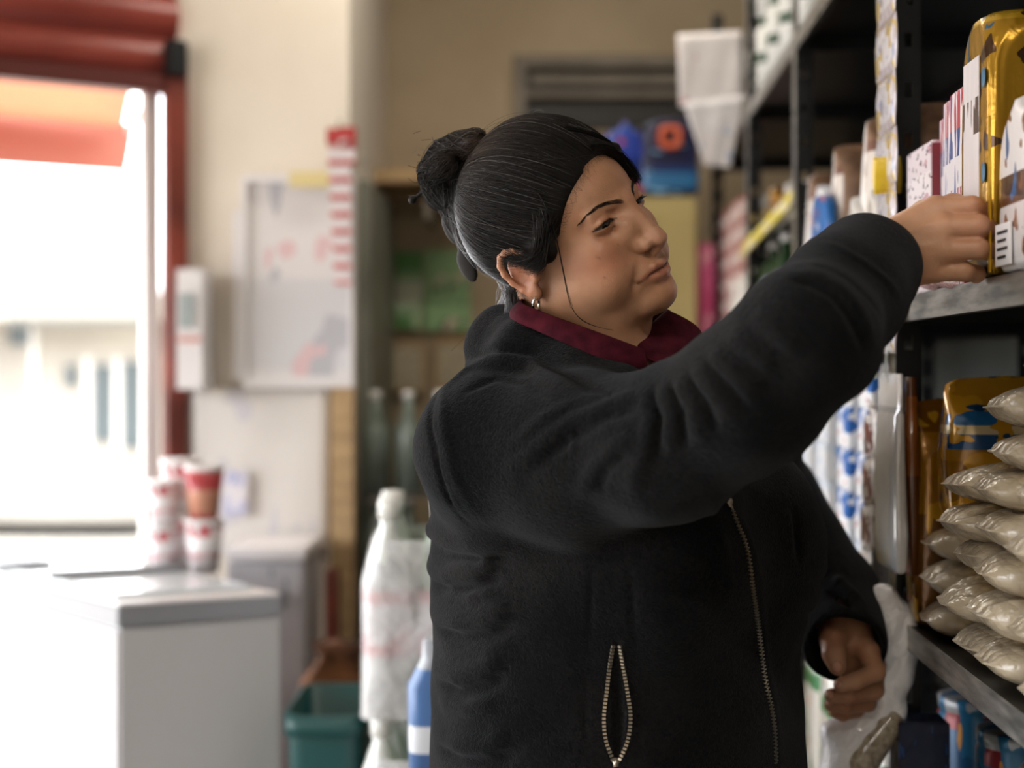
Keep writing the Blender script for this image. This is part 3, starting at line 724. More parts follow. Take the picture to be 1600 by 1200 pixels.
o = bm_obj('zip_slider', bm, BRASS, woman); o.matrix_parent_inverse = Matrix.Translation(-Vector(woman.location)); o.location = jk.hit(962, 1193)-np.array([0, .002, 0])
# maroon shirt collar
MAR = noisy(mat('maroon_cloth', '3C0E18', .9, spec=.1), '300A14', '481420', 60, bump=.4, bscale=500, dist=.0008)
def cloth_strip(name, top, bot, m, thick=.003, n=40, rows=7, bulge=0.004, wav=0.0):
    A = np.array(top); B = np.array(bot)
    def cr_(P, n):
        t = np.linspace(0, len(P)-1, n); out = []
        for v in t:
            i = min(int(v), len(P)-2); u = v-i; p0, p1, p2, p3 = P[max(i-1, 0)], P[i], P[i+1], P[min(i+2, len(P)-1)]
            out.append(.5*((2*p1)+(-p0+p2)*u+(2*p0-5*p1+4*p2-p3)*u*u+(-p0+3*p1-3*p2+p3)*u**3))
        return np.array(out)
    A = cr_(A, n); B = cr_(B, n); T = np.gradient(A, axis=0); V = []
    C = np.array([.11, 1.50, 0])
    for i in range(n):
        for j in range(rows):
            v = j/(rows-1); p = A[i]*(1-v)+B[i]*v; o = p-C; o[2] = 0; o /= np.linalg.norm(o)
            V.append(p+o*(bulge*math.sin(v*math.pi)+wav*math.sin(i*.9)*v))
    Q = [[i*rows+j, (i+1)*rows+j, (i+1)*rows+j+1, i*rows+j+1] for i in range(n-1) for j in range(rows-1)]
    o = npmesh(name, V, Q, m, woman)
    md = o.modifiers.new('thick', 'SOLIDIFY'); md.thickness = thick; md.offset = 0
    md = o.modifiers.new('sub', 'SUBSURF'); md.levels = 1; md.render_levels = 1
    return o
cloth_strip('shirt_collar', [at(1006, 546, 1.398), at(960, 528, 1.392), at(905, 508, 1.398), at(850, 488, 1.415), at(815, 472, 1.45), at(840, 462, 1.55), at(920, 475, 1.60), at(985, 485, 1.59), at(1020, 482, 1.55), at(1042, 482, 1.50)],
            [at(1012, 580, 1.392), at(955, 570, 1.384), at(900, 545, 1.388), at(845, 520, 1.405), at(800, 500, 1.44), at(815, 500, 1.58), at(915, 520, 1.64), at(1010, 540, 1.635), at(1070, 545, 1.60), at(1104, 548, 1.53)], MAR, bulge=.005)
cloth_strip('shirt_collar', [at(1040, 484, 1.50), at(1022, 500, 1.485), at(1002, 520, 1.47), at(992, 536, 1.455), at(1010, 560, 1.44)],
            [at(1098, 535, 1.50), at(1104, 562, 1.48), at(1092, 580, 1.455), at(1072, 594, 1.435), at(1052, 598, 1.425)], MAR, bulge=.012, thick=.004)
# dark trousers and shoes (below the frame)
tr = Field()
hipc = np.array([.118, 1.56, .0])
tr.u(Loft([(.78, .118, 1.56, .20, .165), (.98, .117, 1.56, .190, .165)], YAW), .02)
for s in (-1, 1):
    h0 = hipc+Ld*s*.095
    chain(tr, [h0+[0, 0, .82], h0+Ld*s*.01+Fd*.02+[0, 0, .47], h0+Ld*s*.012+[0, 0, .10]], [.098, .072, .058], .04)
V, Q = extract(tr, (-.2, 1.2, .02), (.48, 1.95, 1.0), .010); wpart('trousers', V, Q, mat('dark_trousers', '1D2026', .9))
for s in (-1, 1):
    sf = Field(); h0 = hipc+Ld*s*.107
    sf.u(Cone(h0-Fd*.045+[0, 0, .042], h0+Fd*.13+[0, 0, .032], .042, .036), .02); sf.u(Cone(h0+[0, 0, .05], h0+[0, 0, .10], .045, .05), .02)
    sf.s_(Func(lambda P: P[..., 2]-.003, (.1, 1.5, 0), 1.), .002) if False else None
    V, Q = extract(sf, (-.3, 1.1, .0005), (.5, 2.0, .2), .006); wpart('shoe', V, Q, mat('shoe', '202020', .6))
# ------------------------------------------------------------------ the shop
def box_bm(size, loc=(0, 0, 0), bev=.002, seg=2, bm=None):
    own = bm is None
    bm2 = bmesh.new(); bmesh.ops.create_cube(bm2, size=1); bmesh.ops.scale(bm2, vec=size, verts=bm2.verts); bmesh.ops.translate(bm2, vec=loc, verts=bm2.verts)
    if bev: bmesh.ops.bevel(bm2, geom=bm2.edges[:], offset=min(bev, min(size)*.45), segments=seg, affect='EDGES')
    if own: return bm2
    me = bpy.data.meshes.new('t'); bm2.to_mesh(me); bm2.free(); bm.from_mesh(me); bpy.data.meshes.remove(me); return bm
def box(name, size, loc, m, parent=None, bev=.002, rz=0, smooth=False, label=None):
    o = bm_obj(name, box_bm(size, (0, 0, 0), bev), m, parent, smooth, label); o.location = loc; o.rotation_euler = (0, 0, rz); return o
def loft(rings, n=28, cap=True, expo=2.0, jit=0., seed=0, bm=None):
    # rings: (z, a, b, cx, cy[, expo]) superellipse sections
    own = bm is None
    if own: bm = bmesh.new()
    rr = random.Random(seed); L = []
    for g in rings:
        z, a, b = g[:3]; cx = g[3] if len(g) > 3 else 0; cy = g[4] if len(g) > 4 else 0; e = g[5] if len(g) > 5 else expo
        row = []
        for k in range(n):
            t = 2*math.pi*k/n; c, s = math.cos(t), math.sin(t); f = 2/e
            row.append(bm.verts.new((cx+a*math.copysign(abs(c)**f, c)+rr.uniform(-jit, jit), cy+b*math.copysign(abs(s)**f, s)+rr.uniform(-jit, jit), z+rr.uniform(-jit, jit)*.5)))
        L.append(row)
    for A, B in zip(L, L[1:]):
        for k in range(n): bm.faces.new((A[k], A[(k+1) % n], B[(k+1) % n], B[k]))
    if cap: bm.faces.new(L[0][::-1]); bm.faces.new(L[-1])
    return bm
def prism(pts, z0, z1, bev=0.):
    bm = bmesh.new(); A = [bm.verts.new((x, y, z0)) for x, y in pts]; B = [bm.verts.new((x, y, z1)) for x, y in pts]; n = len(pts)
    for k in range(n): bm.faces.new((A[k], A[(k+1) % n], B[(k+1) % n], B[k]))
    bm.faces.new(A[::-1]); bm.faces.new(B); bmesh.ops.recalc_face_normals(bm, faces=bm.faces)
    if bev: bmesh.ops.bevel(bm, geom=bm.edges[:], offset=bev, segments=2, affect='EDGES')
    return bm
def tube(name, pts, r, m, parent=None, n=10):
    P = np.array(pts, float)[None]; V, Q = ribbons(P, np.full(P.shape[:2], r), n)
    return npmesh(name, V, Q, m, None) if parent is None else _child(npmesh(name, V, Q, m, None), parent)
def _child(o, p): o.parent = p; return o
def printed(name, bands, axis='Z', rough=.4, metal=0., blot=None, blot2=None, bump=0., bscale=30., coat=0., kind='Generated', **kw):
    # a printed wrapper: colour bands along one axis with patches of print on top
    m = mat(name, bands[0][1], rough, metal, **kw); L = m.node_tree.links; b = m.node_tree.nodes['Principled BSDF']; b.inputs['Coat Weight'].default_value = coat
    t = nd(m, 'ShaderNodeTexCoord'); s = nd(m, 'ShaderNodeSeparateXYZ'); L.new(t.outputs[kind], s.inputs[0])
    r = nd(m, 'ShaderNodeValToRGB'); L.new(s.outputs[axis], r.inputs[0]); r.color_ramp.interpolation = 'CONSTANT'
    e = r.color_ramp.elements; e[0].position = 0; e[0].color = (*lin(bands[0][1]), 1)
    e.remove(e[1])
    for p, c in bands[1:]: x = e.new(p); x.color = (*lin(c), 1)
    out = r.outputs[0]
    for bl in (blot, blot2):
        if not bl: continue
        col_, sc, th = bl; mp = nd(m, 'ShaderNodeMapping'); mp.inputs['Scale'].default_value = sc if isinstance(sc, tuple) else (sc,)*3; L.new(t.outputs[kind], mp.inputs[0])
        v = nd(m, 'ShaderNodeTexNoise', Scale=1., Detail=1.5); L.new(mp.outputs[0], v.inputs['Vector'])
        q_ = nd(m, 'ShaderNodeMath', operation='GREATER_THAN'); q_.inputs[1].default_value = th; L.new(v.outputs['Fac'], q_.inputs[0])
        x = nd(m, 'ShaderNodeMix', data_type='RGBA'); L.new(q_.outputs[0], x.inputs[0]); L.new(out, x.inputs[6]); x.inputs[7].default_value = (*lin(col_), 1); out = x.outputs[2]
    L.new(out, b.inputs['Base Color'])
    if bump:
        v = nd(m, 'ShaderNodeTexNoise', Scale=bscale, Detail=3., Distortion=.6); L.new(t.outputs['Object'], v.inputs['Vector']); bp = nd(m, 'ShaderNodeBump', Strength=bump, Distance=.004); L.new(v.outputs['Fac'], bp.inputs['Height']); L.new(bp.outputs[0], b.inputs['Normal'])
    return m
def struct(o, label=None): o['kind'] = 'structure'; return o

# shelf frame: x into the shelves, y along them; front edge passes X0 + .045 Y
X0 = .393; TH = -math.atan(.045)
def yf(px, rec=0.): return (X0+rec)/((px-800)/F-.045)
def sw(rec, Y, z): return (X0+.045*Y+rec, Y, z)

# room shell
PLA = noisy(mat('cream_plaster', 'DCD2C4', .9), 'D2C6B6', 'E2D9CC', 1.6, 5, .3, .7, bump=.25, bscale=26, dist=.004)
PLB = noisy(mat('back_plaster', 'A39279', .9), '938168', 'AE9D84', 1.8, 5, .3, .7, bump=.25, bscale=22, dist=.004)
GREY = noisy(mat('shaded_wall_grey', '484A47', .8), '3A3C3A', '525450', 2, 4)  # shade behind the shelves put into the right wall's dark colour
FLOOR = noisy(mat('floor_cement', '8A8378', .6), '7A746A', '968F84', 3, 5)
CEIL = noisy(mat('ceiling_paint', 'CFC8BA', .9), 'C6BFB0', 'D6D0C4', 2, 4)
A_ = np.array([-.845, 3.60]); B_ = np.array([-3.20, 2.30])
o = bm_obj('floor', prism([(-3.3, -2.6), (1.6, -2.6), (1.6, 4.7), (-.86, 4.7), (-.90, 3.62), (-3.3, 2.28)], -.1, 0), FLOOR, smooth=False); struct(o)
o = bm_obj('ceiling', prism([(-3.4, -2.6), (1.6, -2.6), (1.6, 4.7), (-.86, 4.7), (-.95, 3.68), (-3.4, 2.30)], 2.95, 3.05), CEIL, smooth=False); struct(o)
struct(box('wall_back', (2.6, .12, 3), (.62, 4.56, 1.45), PLB, bev=0))
struct(bm_obj('wall_right', prism([(X0+.48-.045*2.6, -2.6), (1.6, -2.6), (1.6, 4.6), (X0+.48+.045*4.5, 4.5)], 0, 2.95), GREY, smooth=False))
struct(bm_obj('wall_pier', prism([(-.86, 3.62), (-.415, 3.62), (-.398, 4.55), (-.86, 4.55)], 0, 2.95), PLA, smooth=False))
struct(box('wall_front', (5.0, .12, 3.0), (-.9, -2.6, 1.45), PLA, bev=0))
struct(box('wall_left', (.12, 1.5, 3.0), (-3.3, -1.85, 1.45), PLA, bev=0))
struct(box('wall_left_lintel', (.12, 3.6, .45), (-3.3, .5, 2.75), PLA, bev=0))
dv = (B_-A_)/np.linalg.norm(B_-A_); nv = np.array([-dv[1], dv[0]]); nv = nv if nv[1] > 0 else -nv     # outward
def fr(s, n): p = A_+dv*s+nv*n; return (p[0], p[1])
LEN = float(np.linalg.norm(B_-A_)); RZ = math.atan2(dv[1], dv[0])
struct(bm_obj('wall_shopfront_lintel', prism([fr(-.15, .03), fr(LEN, .03), fr(LEN, .15), fr(-.15, .15)], 2.60, 2.95), PLA, smooth=False))
# door frame at the jamb: red-brown steel
RED = noisy(mat('red_brown_paint', '6E2E22', .45), '5C261C', '80382A', 6, 4)
dr_ = bm_obj('door_frame', prism([fr(-.015, -.035), fr(.035, -.035), fr(.035, .03), fr(-.015, .03)], 0, 2.10, .004), RED, smooth=False); dr_.name = 'trim_1'; struct(dr_)
WTR = mat('white_frame_paint', 'D8D4D2', .5)
t2 = bm_obj('trim_2', prism([fr(.035, .04), fr(.075, .04), fr(.075, .09), fr(.035, .09)], 0, 2.2, .004), WTR, smooth=False); struct(t2)
# roller shutter
SHR = noisy(mat('red_shutter_paint', '86342A', .34), '742C22', '924034', 3, 4)
DRK = mat('dark_steel', '16171A', .5, .3)
sh = thing('roller_shutter', (*fr(.0, .0), 2.0), 'red ribbed metal roller shutter rolled up over the street doorway', 'shutter')
def shutter():
    bm = bmesh.new(); prof = []
    for k in range(6):
        for j in range(12):
            t = j/12.; prof.append((-.034*math.sin(t*math.pi)**.7+.012*(t > .93), 2.055+(k+t)*.108))
    prof = [(n_, z) for n_, z in prof]; rows = []
    for s in (.0, LEN): rows.append([bm.verts.new((*fr(s, n_+.02), z)) for n_, z in prof])
    rows2 = [[bm.verts.new((*fr(s, n_+.03), z)) for n_, z in prof] for s in (.0, LEN)]
    for i in range(len(prof)-1):
        bm.faces.new((rows[0][i], rows[0][i+1], rows[1][i+1], rows[1][i])); bm.faces.new((rows2[0][i], rows2[1][i], rows2[1][i+1], rows2[0][i+1]))
    return bm
def sub(o, par):
    o.parent = par; o.matrix_parent_inverse = Matrix.Translation(-Vector(par.location)); return o
sub(bm_obj('slat_curtain', shutter(), SHR), sh)
sub(bm_obj('bottom_bar', prism([fr(.03, -.03), fr(LEN, -.03), fr(LEN, .03), fr(.03, .03)], 2.02, 2.065, .004), mat('bottom_bar_paint', '58201A', .5), smooth=False), sh)
sub(bm_obj('guide_bracket', prism([fr(-.012, -.05), fr(.04, -.05), fr(.04, .045), fr(-.012, .045)], 2.06, 2.15, .006), DRK, smooth=False), sh)
# awning outside
AW = mat('awning_cloth', 'C49A84', .8); b_ = AW.node_tree.nodes['Principled BSDF']; L = AW.node_tree.links
tr_ = nd(AW, 'ShaderNodeBsdfTranslucent'); tr_.inputs[0].default_value = (*lin('DCAC90'), 1); ms = nd(AW, 'ShaderNodeMixShader'); ms.inputs[0].default_value = .5
L.new(b_.outputs[0], ms.inputs[1]); L.new(tr_.outputs[0], ms.inputs[2]); L.new(ms.outputs[0], AW.node_tree.nodes['Material Output'].inputs[0])
VAL = mat('awning_valance_cloth', 'B4766A', .8)
L = VAL.node_tree.links; tr_ = nd(VAL, 'ShaderNodeBsdfTranslucent'); tr_.inputs[0].default_value = (*lin('C4897C'), 1); ms = nd(VAL, 'ShaderNodeMixShader'); ms.inputs[0].default_value = .3
L.new(VAL.node_tree.nodes['Principled BSDF'].outputs[0], ms.inputs[1]); L.new(tr_.outputs[0], ms.inputs[2]); L.new(ms.outputs[0], VAL.node_tree.nodes['Material Output'].inputs[0])
aw = thing('awning', (*fr(1., .2), 2.3), 'orange-red cloth awning over the pavement outside the doorway', 'awning')
def sheet(name, P, m, par, thick=.004, wob=0., nx=24, ny=8, seed=1):
    P = [np.array(p, float) for p in P]; bm = bmesh.new(); G = []; rr = random.Random(seed); ph = [rr.uniform(0, 6) for _ in range(4)]
    nrm = np.cross(P[1]-P[0], P[3]-P[0]); nrm /= np.linalg.norm(nrm)
    for i in range(nx+1):
        for j in range(ny+1):
            u, v = i/nx, j/ny; p = P[0]*(1-u)*(1-v)+P[1]*u*(1-v)+P[2]*u*v+P[3]*(1-u)*v
            p = p+nrm*wob*(math.sin(u*5.1+ph[0])*math.sin(v*3.3+ph[1])+.5*math.sin(u*13+ph[2]+v*4))
            G.append(bm.verts.new(p))
    for i in range(nx):
        for j in range(ny): a = i*(ny+1)+j; bm.faces.new((G[a], G[a+ny+1], G[a+ny+2], G[a+1]))
    o = bm_obj(name, bm, m, None); md = o.modifiers.new('s', 'SOLIDIFY'); md.thickness = thick
    if par is not None: sub(o, par)
    return o
OW = .82
sheet('canopy', [(*fr(.02, .16), 2.34), (*fr(LEN+.8, .16), 2.34), (*fr(LEN+.8, OW), 2.075), (*fr(-.06, OW), 2.075)], AW, aw, .003, .01)
sheet('valance', [(*fr(-.10, OW), 2.08), (*fr(LEN+.8, OW), 2.08), (*fr(LEN+.8, OW+.02), 1.93), (*fr(-.07, OW+.02), 1.93)], VAL, aw, .003, .012)
tube('arm', [(*fr(-.04, .12), 2.15), (*fr(-.08, OW), 2.06)], .012, WTR, None); sub(bpy.data.objects['arm'], aw)
# outdoors
PAVE = noisy(mat('pale_paving', 'B5AFA6', .9), 'A8A29A', 'C0BAB0', 1.5, 4)
struct(box('pavement', (40, 36, .1), (-10, 21.0, -.16), PAVE, bev=0)); bpy.data.objects['pavement'].name = 'ground'
FAC = noisy(mat('pale_facade', '9C958A', .9), '8E8880', 'A6A096', .6, 3); ROOF = mat('roof_sheet', '8C877C', .7); GL = mat('dark_window', '4A5254', .25); FRM = mat('facade_trim', 'B8B4AE', .7); SHD = mat('porch_beam', '55524C', .8)
def pxb(name, x0, x1, y0, y1, Y, dep, m, par):     # box whose front face stands at distance Y
    a = at(x0, y1, Y); b = at(x1, y0, Y); o = box(name, (b[0]-a[0], dep, b[2]-a[2]), ((a[0]+b[0])/2, Y+dep/2, (a[2]+b[2])/2), m, None, 0); return sub(o, par) if par else o
hs = thing('street_building', (-3.6, 12.0, 0), 'pale single-storey building across the street under a low roof', 'building')
pxb('wall', -420, 560, 505, 815, 12.0, 3., FAC, hs); pxb('roof', -480, 640, 474, 500, 11.3, 4.2, ROOF, hs); pxb('fascia', 8, 235, 497, 508, 11.25, .12, SHD, hs)
pxb('gable', 120, 235, 452, 476, 12.6, 2., ROOF, hs)
for x0, x1, y0, y1 in ((100, 118, 570, 605), (140, 178, 570, 690), (186, 228, 565, 700), (14, 46, 505, 540)): pxb('window', x0, x1, y0, y1, 11.95, .06, GL, hs)
for x0, x1, y0, y1 in ((48, 55, 510, 790), (132, 140, 560, 770), (178, 186, 560, 770), (-30, -22, 510, 790)): pxb('porch_post', x0, x1, y0, y1, 11.6, .08, FRM, hs)
# far right corner of the wall seen behind the pier
# ------------------------------------------------------------------ shelving
STL = noisy(mat('dark_shelf_paint', '17181A', .38, .35), '121315', '1E1F22', 20, 3)
DAYSTL = noisy(mat('daylit_steel', '6E7072', .30, .6), '6E6E6C', 'B2AFAA', 14, 5, vec=(1, 1, 6))  # window daylight put into the colour of shelf lips and front flanges
def post_bm(h):
    bm = bmesh.new()
    # L profile, with the camera-side flange pierced by pairs of slots
    w = .030; zs = [0]; holes = []
    z = .05
    while z < h-.06: holes.append((z, z+.018)); z += .062
    box_bm((.010, .002, h), (.005, 0, h/2), 0, bm=bm); box_bm((.010, .002, h), (w-.005, 0, h/2), 0, bm=bm)
    z0 = 0
    for a, b in holes+[(h, h)]:
        box_bm((.010, .002, a-z0), (.015, 0, (a+z0)/2), 0, bm=bm); z0 = b
    return bm
def shelf_unit(Y0, Y1, levels, label, near_posts=False, depth=.42, H=2.35):
    t = thing('metal_shelving_unit', (X0+.045*Y0, Y0, 0), label, 'shelving', 'slotted steel shelving units along the right wall', TH)
    ln = (Y1-Y0)/math.cos(TH)
    for yy in ([0, ln-.036] if near_posts else [ln-.036]):
        for xx in (0, depth):
            o = bm_obj('post', post_bm(H), STL, t, False); o.location = (xx if xx == 0 else xx-.03, yy, 0)
            if xx == 0: box('front_flange', (.002, .034, H), (0, .017, H/2), DAYSTL, o, 0)  # same painted post; daylight on this side is put into its lighter colour
            if yy > 0:
                bb = bmesh.new()
                for k in range(int(H/.4)):
                    for dz in (0, .03):
                        c = bmesh.ops.create_cone(bb, cap_ends=True, segments=10, radius1=.0042, radius2=.003, depth=.005)['verts']
                        bmesh.ops.rotate(bb, verts=c, matrix=Matrix.Rotation(math.pi/2, 3, 'X')); bmesh.ops.translate(bb, verts=c, vec=(.017, -.003, .22+k*.39+dz))
                bm_obj('bolt', bb, STL, o)
    for z in levels:
        bm = bmesh.new()
        box_bm((depth-.004, ln-.01, .0015), (depth/2, ln/2, z-.001), 0, bm=bm)
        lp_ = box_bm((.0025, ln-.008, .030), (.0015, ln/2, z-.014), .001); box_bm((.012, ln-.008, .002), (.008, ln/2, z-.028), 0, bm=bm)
        box_bm((.0025, ln-.008, .030), (depth-.002, ln/2, z-.014), 0, bm=bm); box_bm((depth-.01, .0025, .028), (depth/2, ln-.005, z-.014), 0, bm=bm)
        o = bm_obj('shelf_board', bm, STL, t, False); bm_obj('front_lip', lp_, DAYSTL, o, False)
    n = 3
    for a, b in ((levels[-1]-.02, levels[-2]+.1), (levels[-2]+.02, levels[-1]-.15)):
        o = tube('brace', [(depth-.012, .02, a), (depth-.012, ln-.02, b)], .006, STL, t)
    return t
ZL, ZM, ZT = 1.024, 1.415, 1.93
P1Y, P2Y, P3Y, P4Y = 1.783, 2.576, 3.286, 4.136
LAMPM = mat('fill_lamp_housing', 'D8D8D4', .5); TUBE = mat('fill_lamp_tube', 'F4F0E4', .4); TUBE.node_tree.nodes['Principled BSDF'].inputs['Emission Color'].default_value = (1, .93, .80, 1); TUBE.node_tree.nodes['Principled BSDF'].inputs['Emission Strength'].default_value = 3.
def fill_lamp(x, y, power, rz, label):  # unseen lamp added as fill light for the room
    t = thing('fill_lamp', (x, y, 2.93), label, 'fill lamp', None, rz)
    box('housing', (1.2, .12, .04), (0, 0, 0), LAMPM, t, .006); box('tube', (1.16, .035, .03), (0, 0, -.035), TUBE, t, .01)
    ld = bpy.data.lights.new('fill_light', 'AREA'); ld.shape = 'RECTANGLE'; ld.size = 1.16; ld.size_y = .10; ld.energy = power; ld.color = (1, .93, .82)
    lo = bpy.data.objects.new('fill_light', ld); lk(lo); lo.parent = t; lo.location = (0, 0, -.056)
fill_lamp(.0, 3.3, 6, 0, 'added fill lamp under the ceiling, brightening the back wall')
fill_lamp(-.3, -.5, 12, 0, 'added fill lamp under the ceiling towards the front of the shop')
shelf_unit(.80, P1Y, [.22, .64, ZL, ZM, ZT], 'nearest slotted dark steel shelving unit, holding gold packets and bags of beans', True)
shelf_unit(P1Y, P2Y, [.22, .60, ZL, ZM, ZT], 'slotted dark steel shelving unit behind the sleeve cuff, holding flour bags')
shelf_unit(P2Y, P3Y, [.22, .60, ZL, ZM, 1.632, ZT], 'steel shelving unit with a yellow price strip and green bottles')
shelf_unit(P3Y, P4Y, [.22, .60, ZL, ZM, ZT], 'farthest steel shelving unit, holding pink packs near the back wall')
# ------------------------------------------------------------------ goods
def sbox(name, rec, Y, z, size, m, label, cat, group=None, rz=0., bev=.002):     # carton on a shelf; size = (into shelf, along shelf, height)
    o = box(name, size, sw(rec+size[0]/2, Y, z+size[2]/2), m, None, bev, TH+rz); return tag(o, label, cat, group)
def pouch_bm(w, d, h, seed=0, crimp=.018, bulge=.12, jit=.0012, top=.0015, ex=5):
    # brick-shaped bag: gusseted top gathered into a flat seam.  w = into shelf, d = along
    e4 = ex*.8; R_ = [(0, w*.46, d*.46, 0, 0, ex), (.006, w*.5, d*.5, 0, 0, ex), (h*.25, w*(.5+bulge*.25), d*(.5+bulge*.3), 0, 0, e4), (h*.5, w*(.5+bulge*.3), d*(.5+bulge*.5), 0, 0, e4), (h*.72, w*.5, d*(.5+bulge*.2), 0, 0, e4), (h-crimp*2.1, w*.5, d*(.40 if ex < 8 else .49), 0, 0, e4), (h-crimp, w*.5, top*2, 0, 0, 3), (h, w*.5, top, 0, 0, 3)]
    return loft(R_, 36 if ex < 8 else 64, jit=jit, seed=seed)
def pouch(name, rec, Y, z, w, d, h, m, label, cat, group=None, seed=0, rz=0., **k):
    o = bm_obj(name, pouch_bm(w, d, h, seed, **k), m); o.location = sw(rec+w/2, Y, z); o.rotation_euler = (0, 0, TH+rz)
    md = o.modifiers.new('s', 'SUBSURF'); md.levels = 1; md.render_levels = 1
    LAST[0] = o
    return tag(o, label, cat, group)
LAST = [None]
KRAFT = noisy(mat('kraft_print', '6A4A38', .55), '4A3024', '8A6A52', 18, 4)
def two_tone(o, m2):          # the narrow sides of a bag are printed differently from its front
    o.data.materials.append(m2)
    for p in o.data.polygons:
        if abs(p.normal.y) > .75 or (p.normal.z > .3 and p.center.z > .2): p.material_index = 1
GOLD = printed('gold_foil', [(0, '9C7418'), (.93, 'C09828')], rough=.26, metal=.6, blot=('3E260E', (5, 4, 7), .56), blot2=('2E5C78', (7, 7, 5), .66), bump=.5, bscale=26)
GOLDW = printed('gold_foil_white_front', [(0, '6B4A34'), (.10, 'CFC9C6'), (.34, '4C3024'), (.5, 'D6CFCF'), (.92, 'C89C28')], rough=.28, metal=.2, blot=('CDC8C8', (2, 5, 3), .52), bump=.3)
WBR = printed('white_brown_wrapper', [(0, 'D9D4D4'), (.08, 'D0CBCB'), (.38, '3E2218'), (.55, 'D8D3D3')], rough=.25, blot=('7A4A30', (4, 5, 6), .60), blot2=('2C5A8C', (6, 7, 3), .68), bump=.3, coat=.5)
BLK = mat('black_ink', '1A1616', .6); WHT = mat('white_label_paper', 'DAD5D5', .5)
# gold packet with a white front panel, the one being gripped
Yg0, Yg1 = yf(1510), yf(1556)
ga = pouch('coffee_packet', -.006, (Yg0+Yg1)/2, ZM, .15, (Yg0-Yg1)*1.0, .262, GOLD, 'tall gold foil packet with a white front panel behind the gripping fingers', 'packet', seed=3, bulge=.01, crimp=.02, top=.028, ex=14)
def panel(par, x, y0, y1, z0, z1, m, name='front_panel', t=.0012, bev=0):
    return box(name, (t, abs(y1-y0), z1-z0), (x, (y0+y1)/2, (z0+z1)/2), m, par, bev)
PANEL = printed('white_panel_print', [(0, 'CFC6C8'), (.30, 'DAD2D4'), (.62, '4A3A34'), (.80, 'D0CACC')], rough=.3, blot=('D6CED0', (1.5, 4, 2.5), .47), coat=.3)
hw = (Yg0-Yg1)/2
panel(ga, -.0758, -hw*.45, hw*.62, .02, .215, PANEL, bev=.0005)
MARKS = mat('blue_dot_print', '2F5E7C', .4)
for z in (.10, .19):
    bm = bmesh.new(); c = bmesh.ops.create_uvsphere(bm, u_segments=16, v_segments=10, radius=1)['verts']; bmesh.ops.scale(bm, vec=(.001, .006, .010), verts=c)
    o = bm_obj('printed_dot', bm, MARKS, ga); o.location = (-.0765, -hw*.78, z)
# nearest white and brown packet with a block of small print
Yn = yf(1551)-.004
wb = pouch('coffee_packet', -.004, Yn-.075, ZM, .10, .145, .160, WBR, 'white and brown glossy packet with fine print at the right edge, above the steel lip', 'packet', seed=8, bulge=.03, crimp=.012)
lb = panel(wb, -.0520, .0, .046, .008, .046, WHT, 'print_block')
for k in range(4): box('print_line', (.0008, .030-.006*(k % 2), .0026), (-.0012, .002*(k % 2), .011-.0075*k), BLK, lb, 0)
YEL = mat('yellow_seam', 'C79A20', .3, .5); panel(wb, -.0535, .058, .064, .004, .15, YEL, 'seam')
# row of slim cartons with red tops
TUB = printed('tall_carton_print', [(0, '9C2C46'), (.06, 'D6CFD4'), (.42, '9C2440'), (.50, 'D8D2D6'), (.66, '27447E'), (.80, 'A83C48')], rough=.35, blot=('D9D3D8', (2, 6, 4), .50), blot2=('2A4C94', (3, 5, 3), .66), coat=.3)
for i, (a, b, h) in enumerate(((1509, 1484, .205), (1482, 1469, .203), (1467.5, 1459, .190))):
    y0, y1 = yf(a, .004), yf(b, .004)
    sbox('toothpaste_carton', .004+.003*i, (y0+y1)/2, ZM, (.05, abs(y1-y0)-.002, h), TUB, ['widest and nearest of the three slim red-topped cartons left of the gold packet', 'middle one of the three slim red-topped cartons left of the gold packet', 'narrowest slim red-topped carton, beside the low white carton'][i], 'carton', 'slim red-topped cartons on the middle shelf')
WRD = printed('white_maroon_carton', [(0, 'CFC6CA'), (.12, 'DAD2D6'), (.80, 'CFC4CA')], rough=.4, blot=('B9929C', (4, 3, 9), .60), blot2=('6C5A66', (9, 9, 22), .62))
c = sbox('carton', .0, (yf(1457)+yf(1416))/2, ZM, (.09, yf(1416)-yf(1457)-.008, .168), WRD, 'low white carton with a maroon side standing beside the dark post', 'carton')
panel(c, .0, 0, 0.001, 0, 0.001, WRD) if False else None
mr_ = box('side_panel', (.088, .0012, .160), (0, -(yf(1416)-yf(1457)-.008)/2-.0006, 0), mat('maroon_card', '7A2430', .5), c, 0)
box('side_label', (.05, .0010, .08), (.0, -.0010, .01), WHT, mr_, 0)
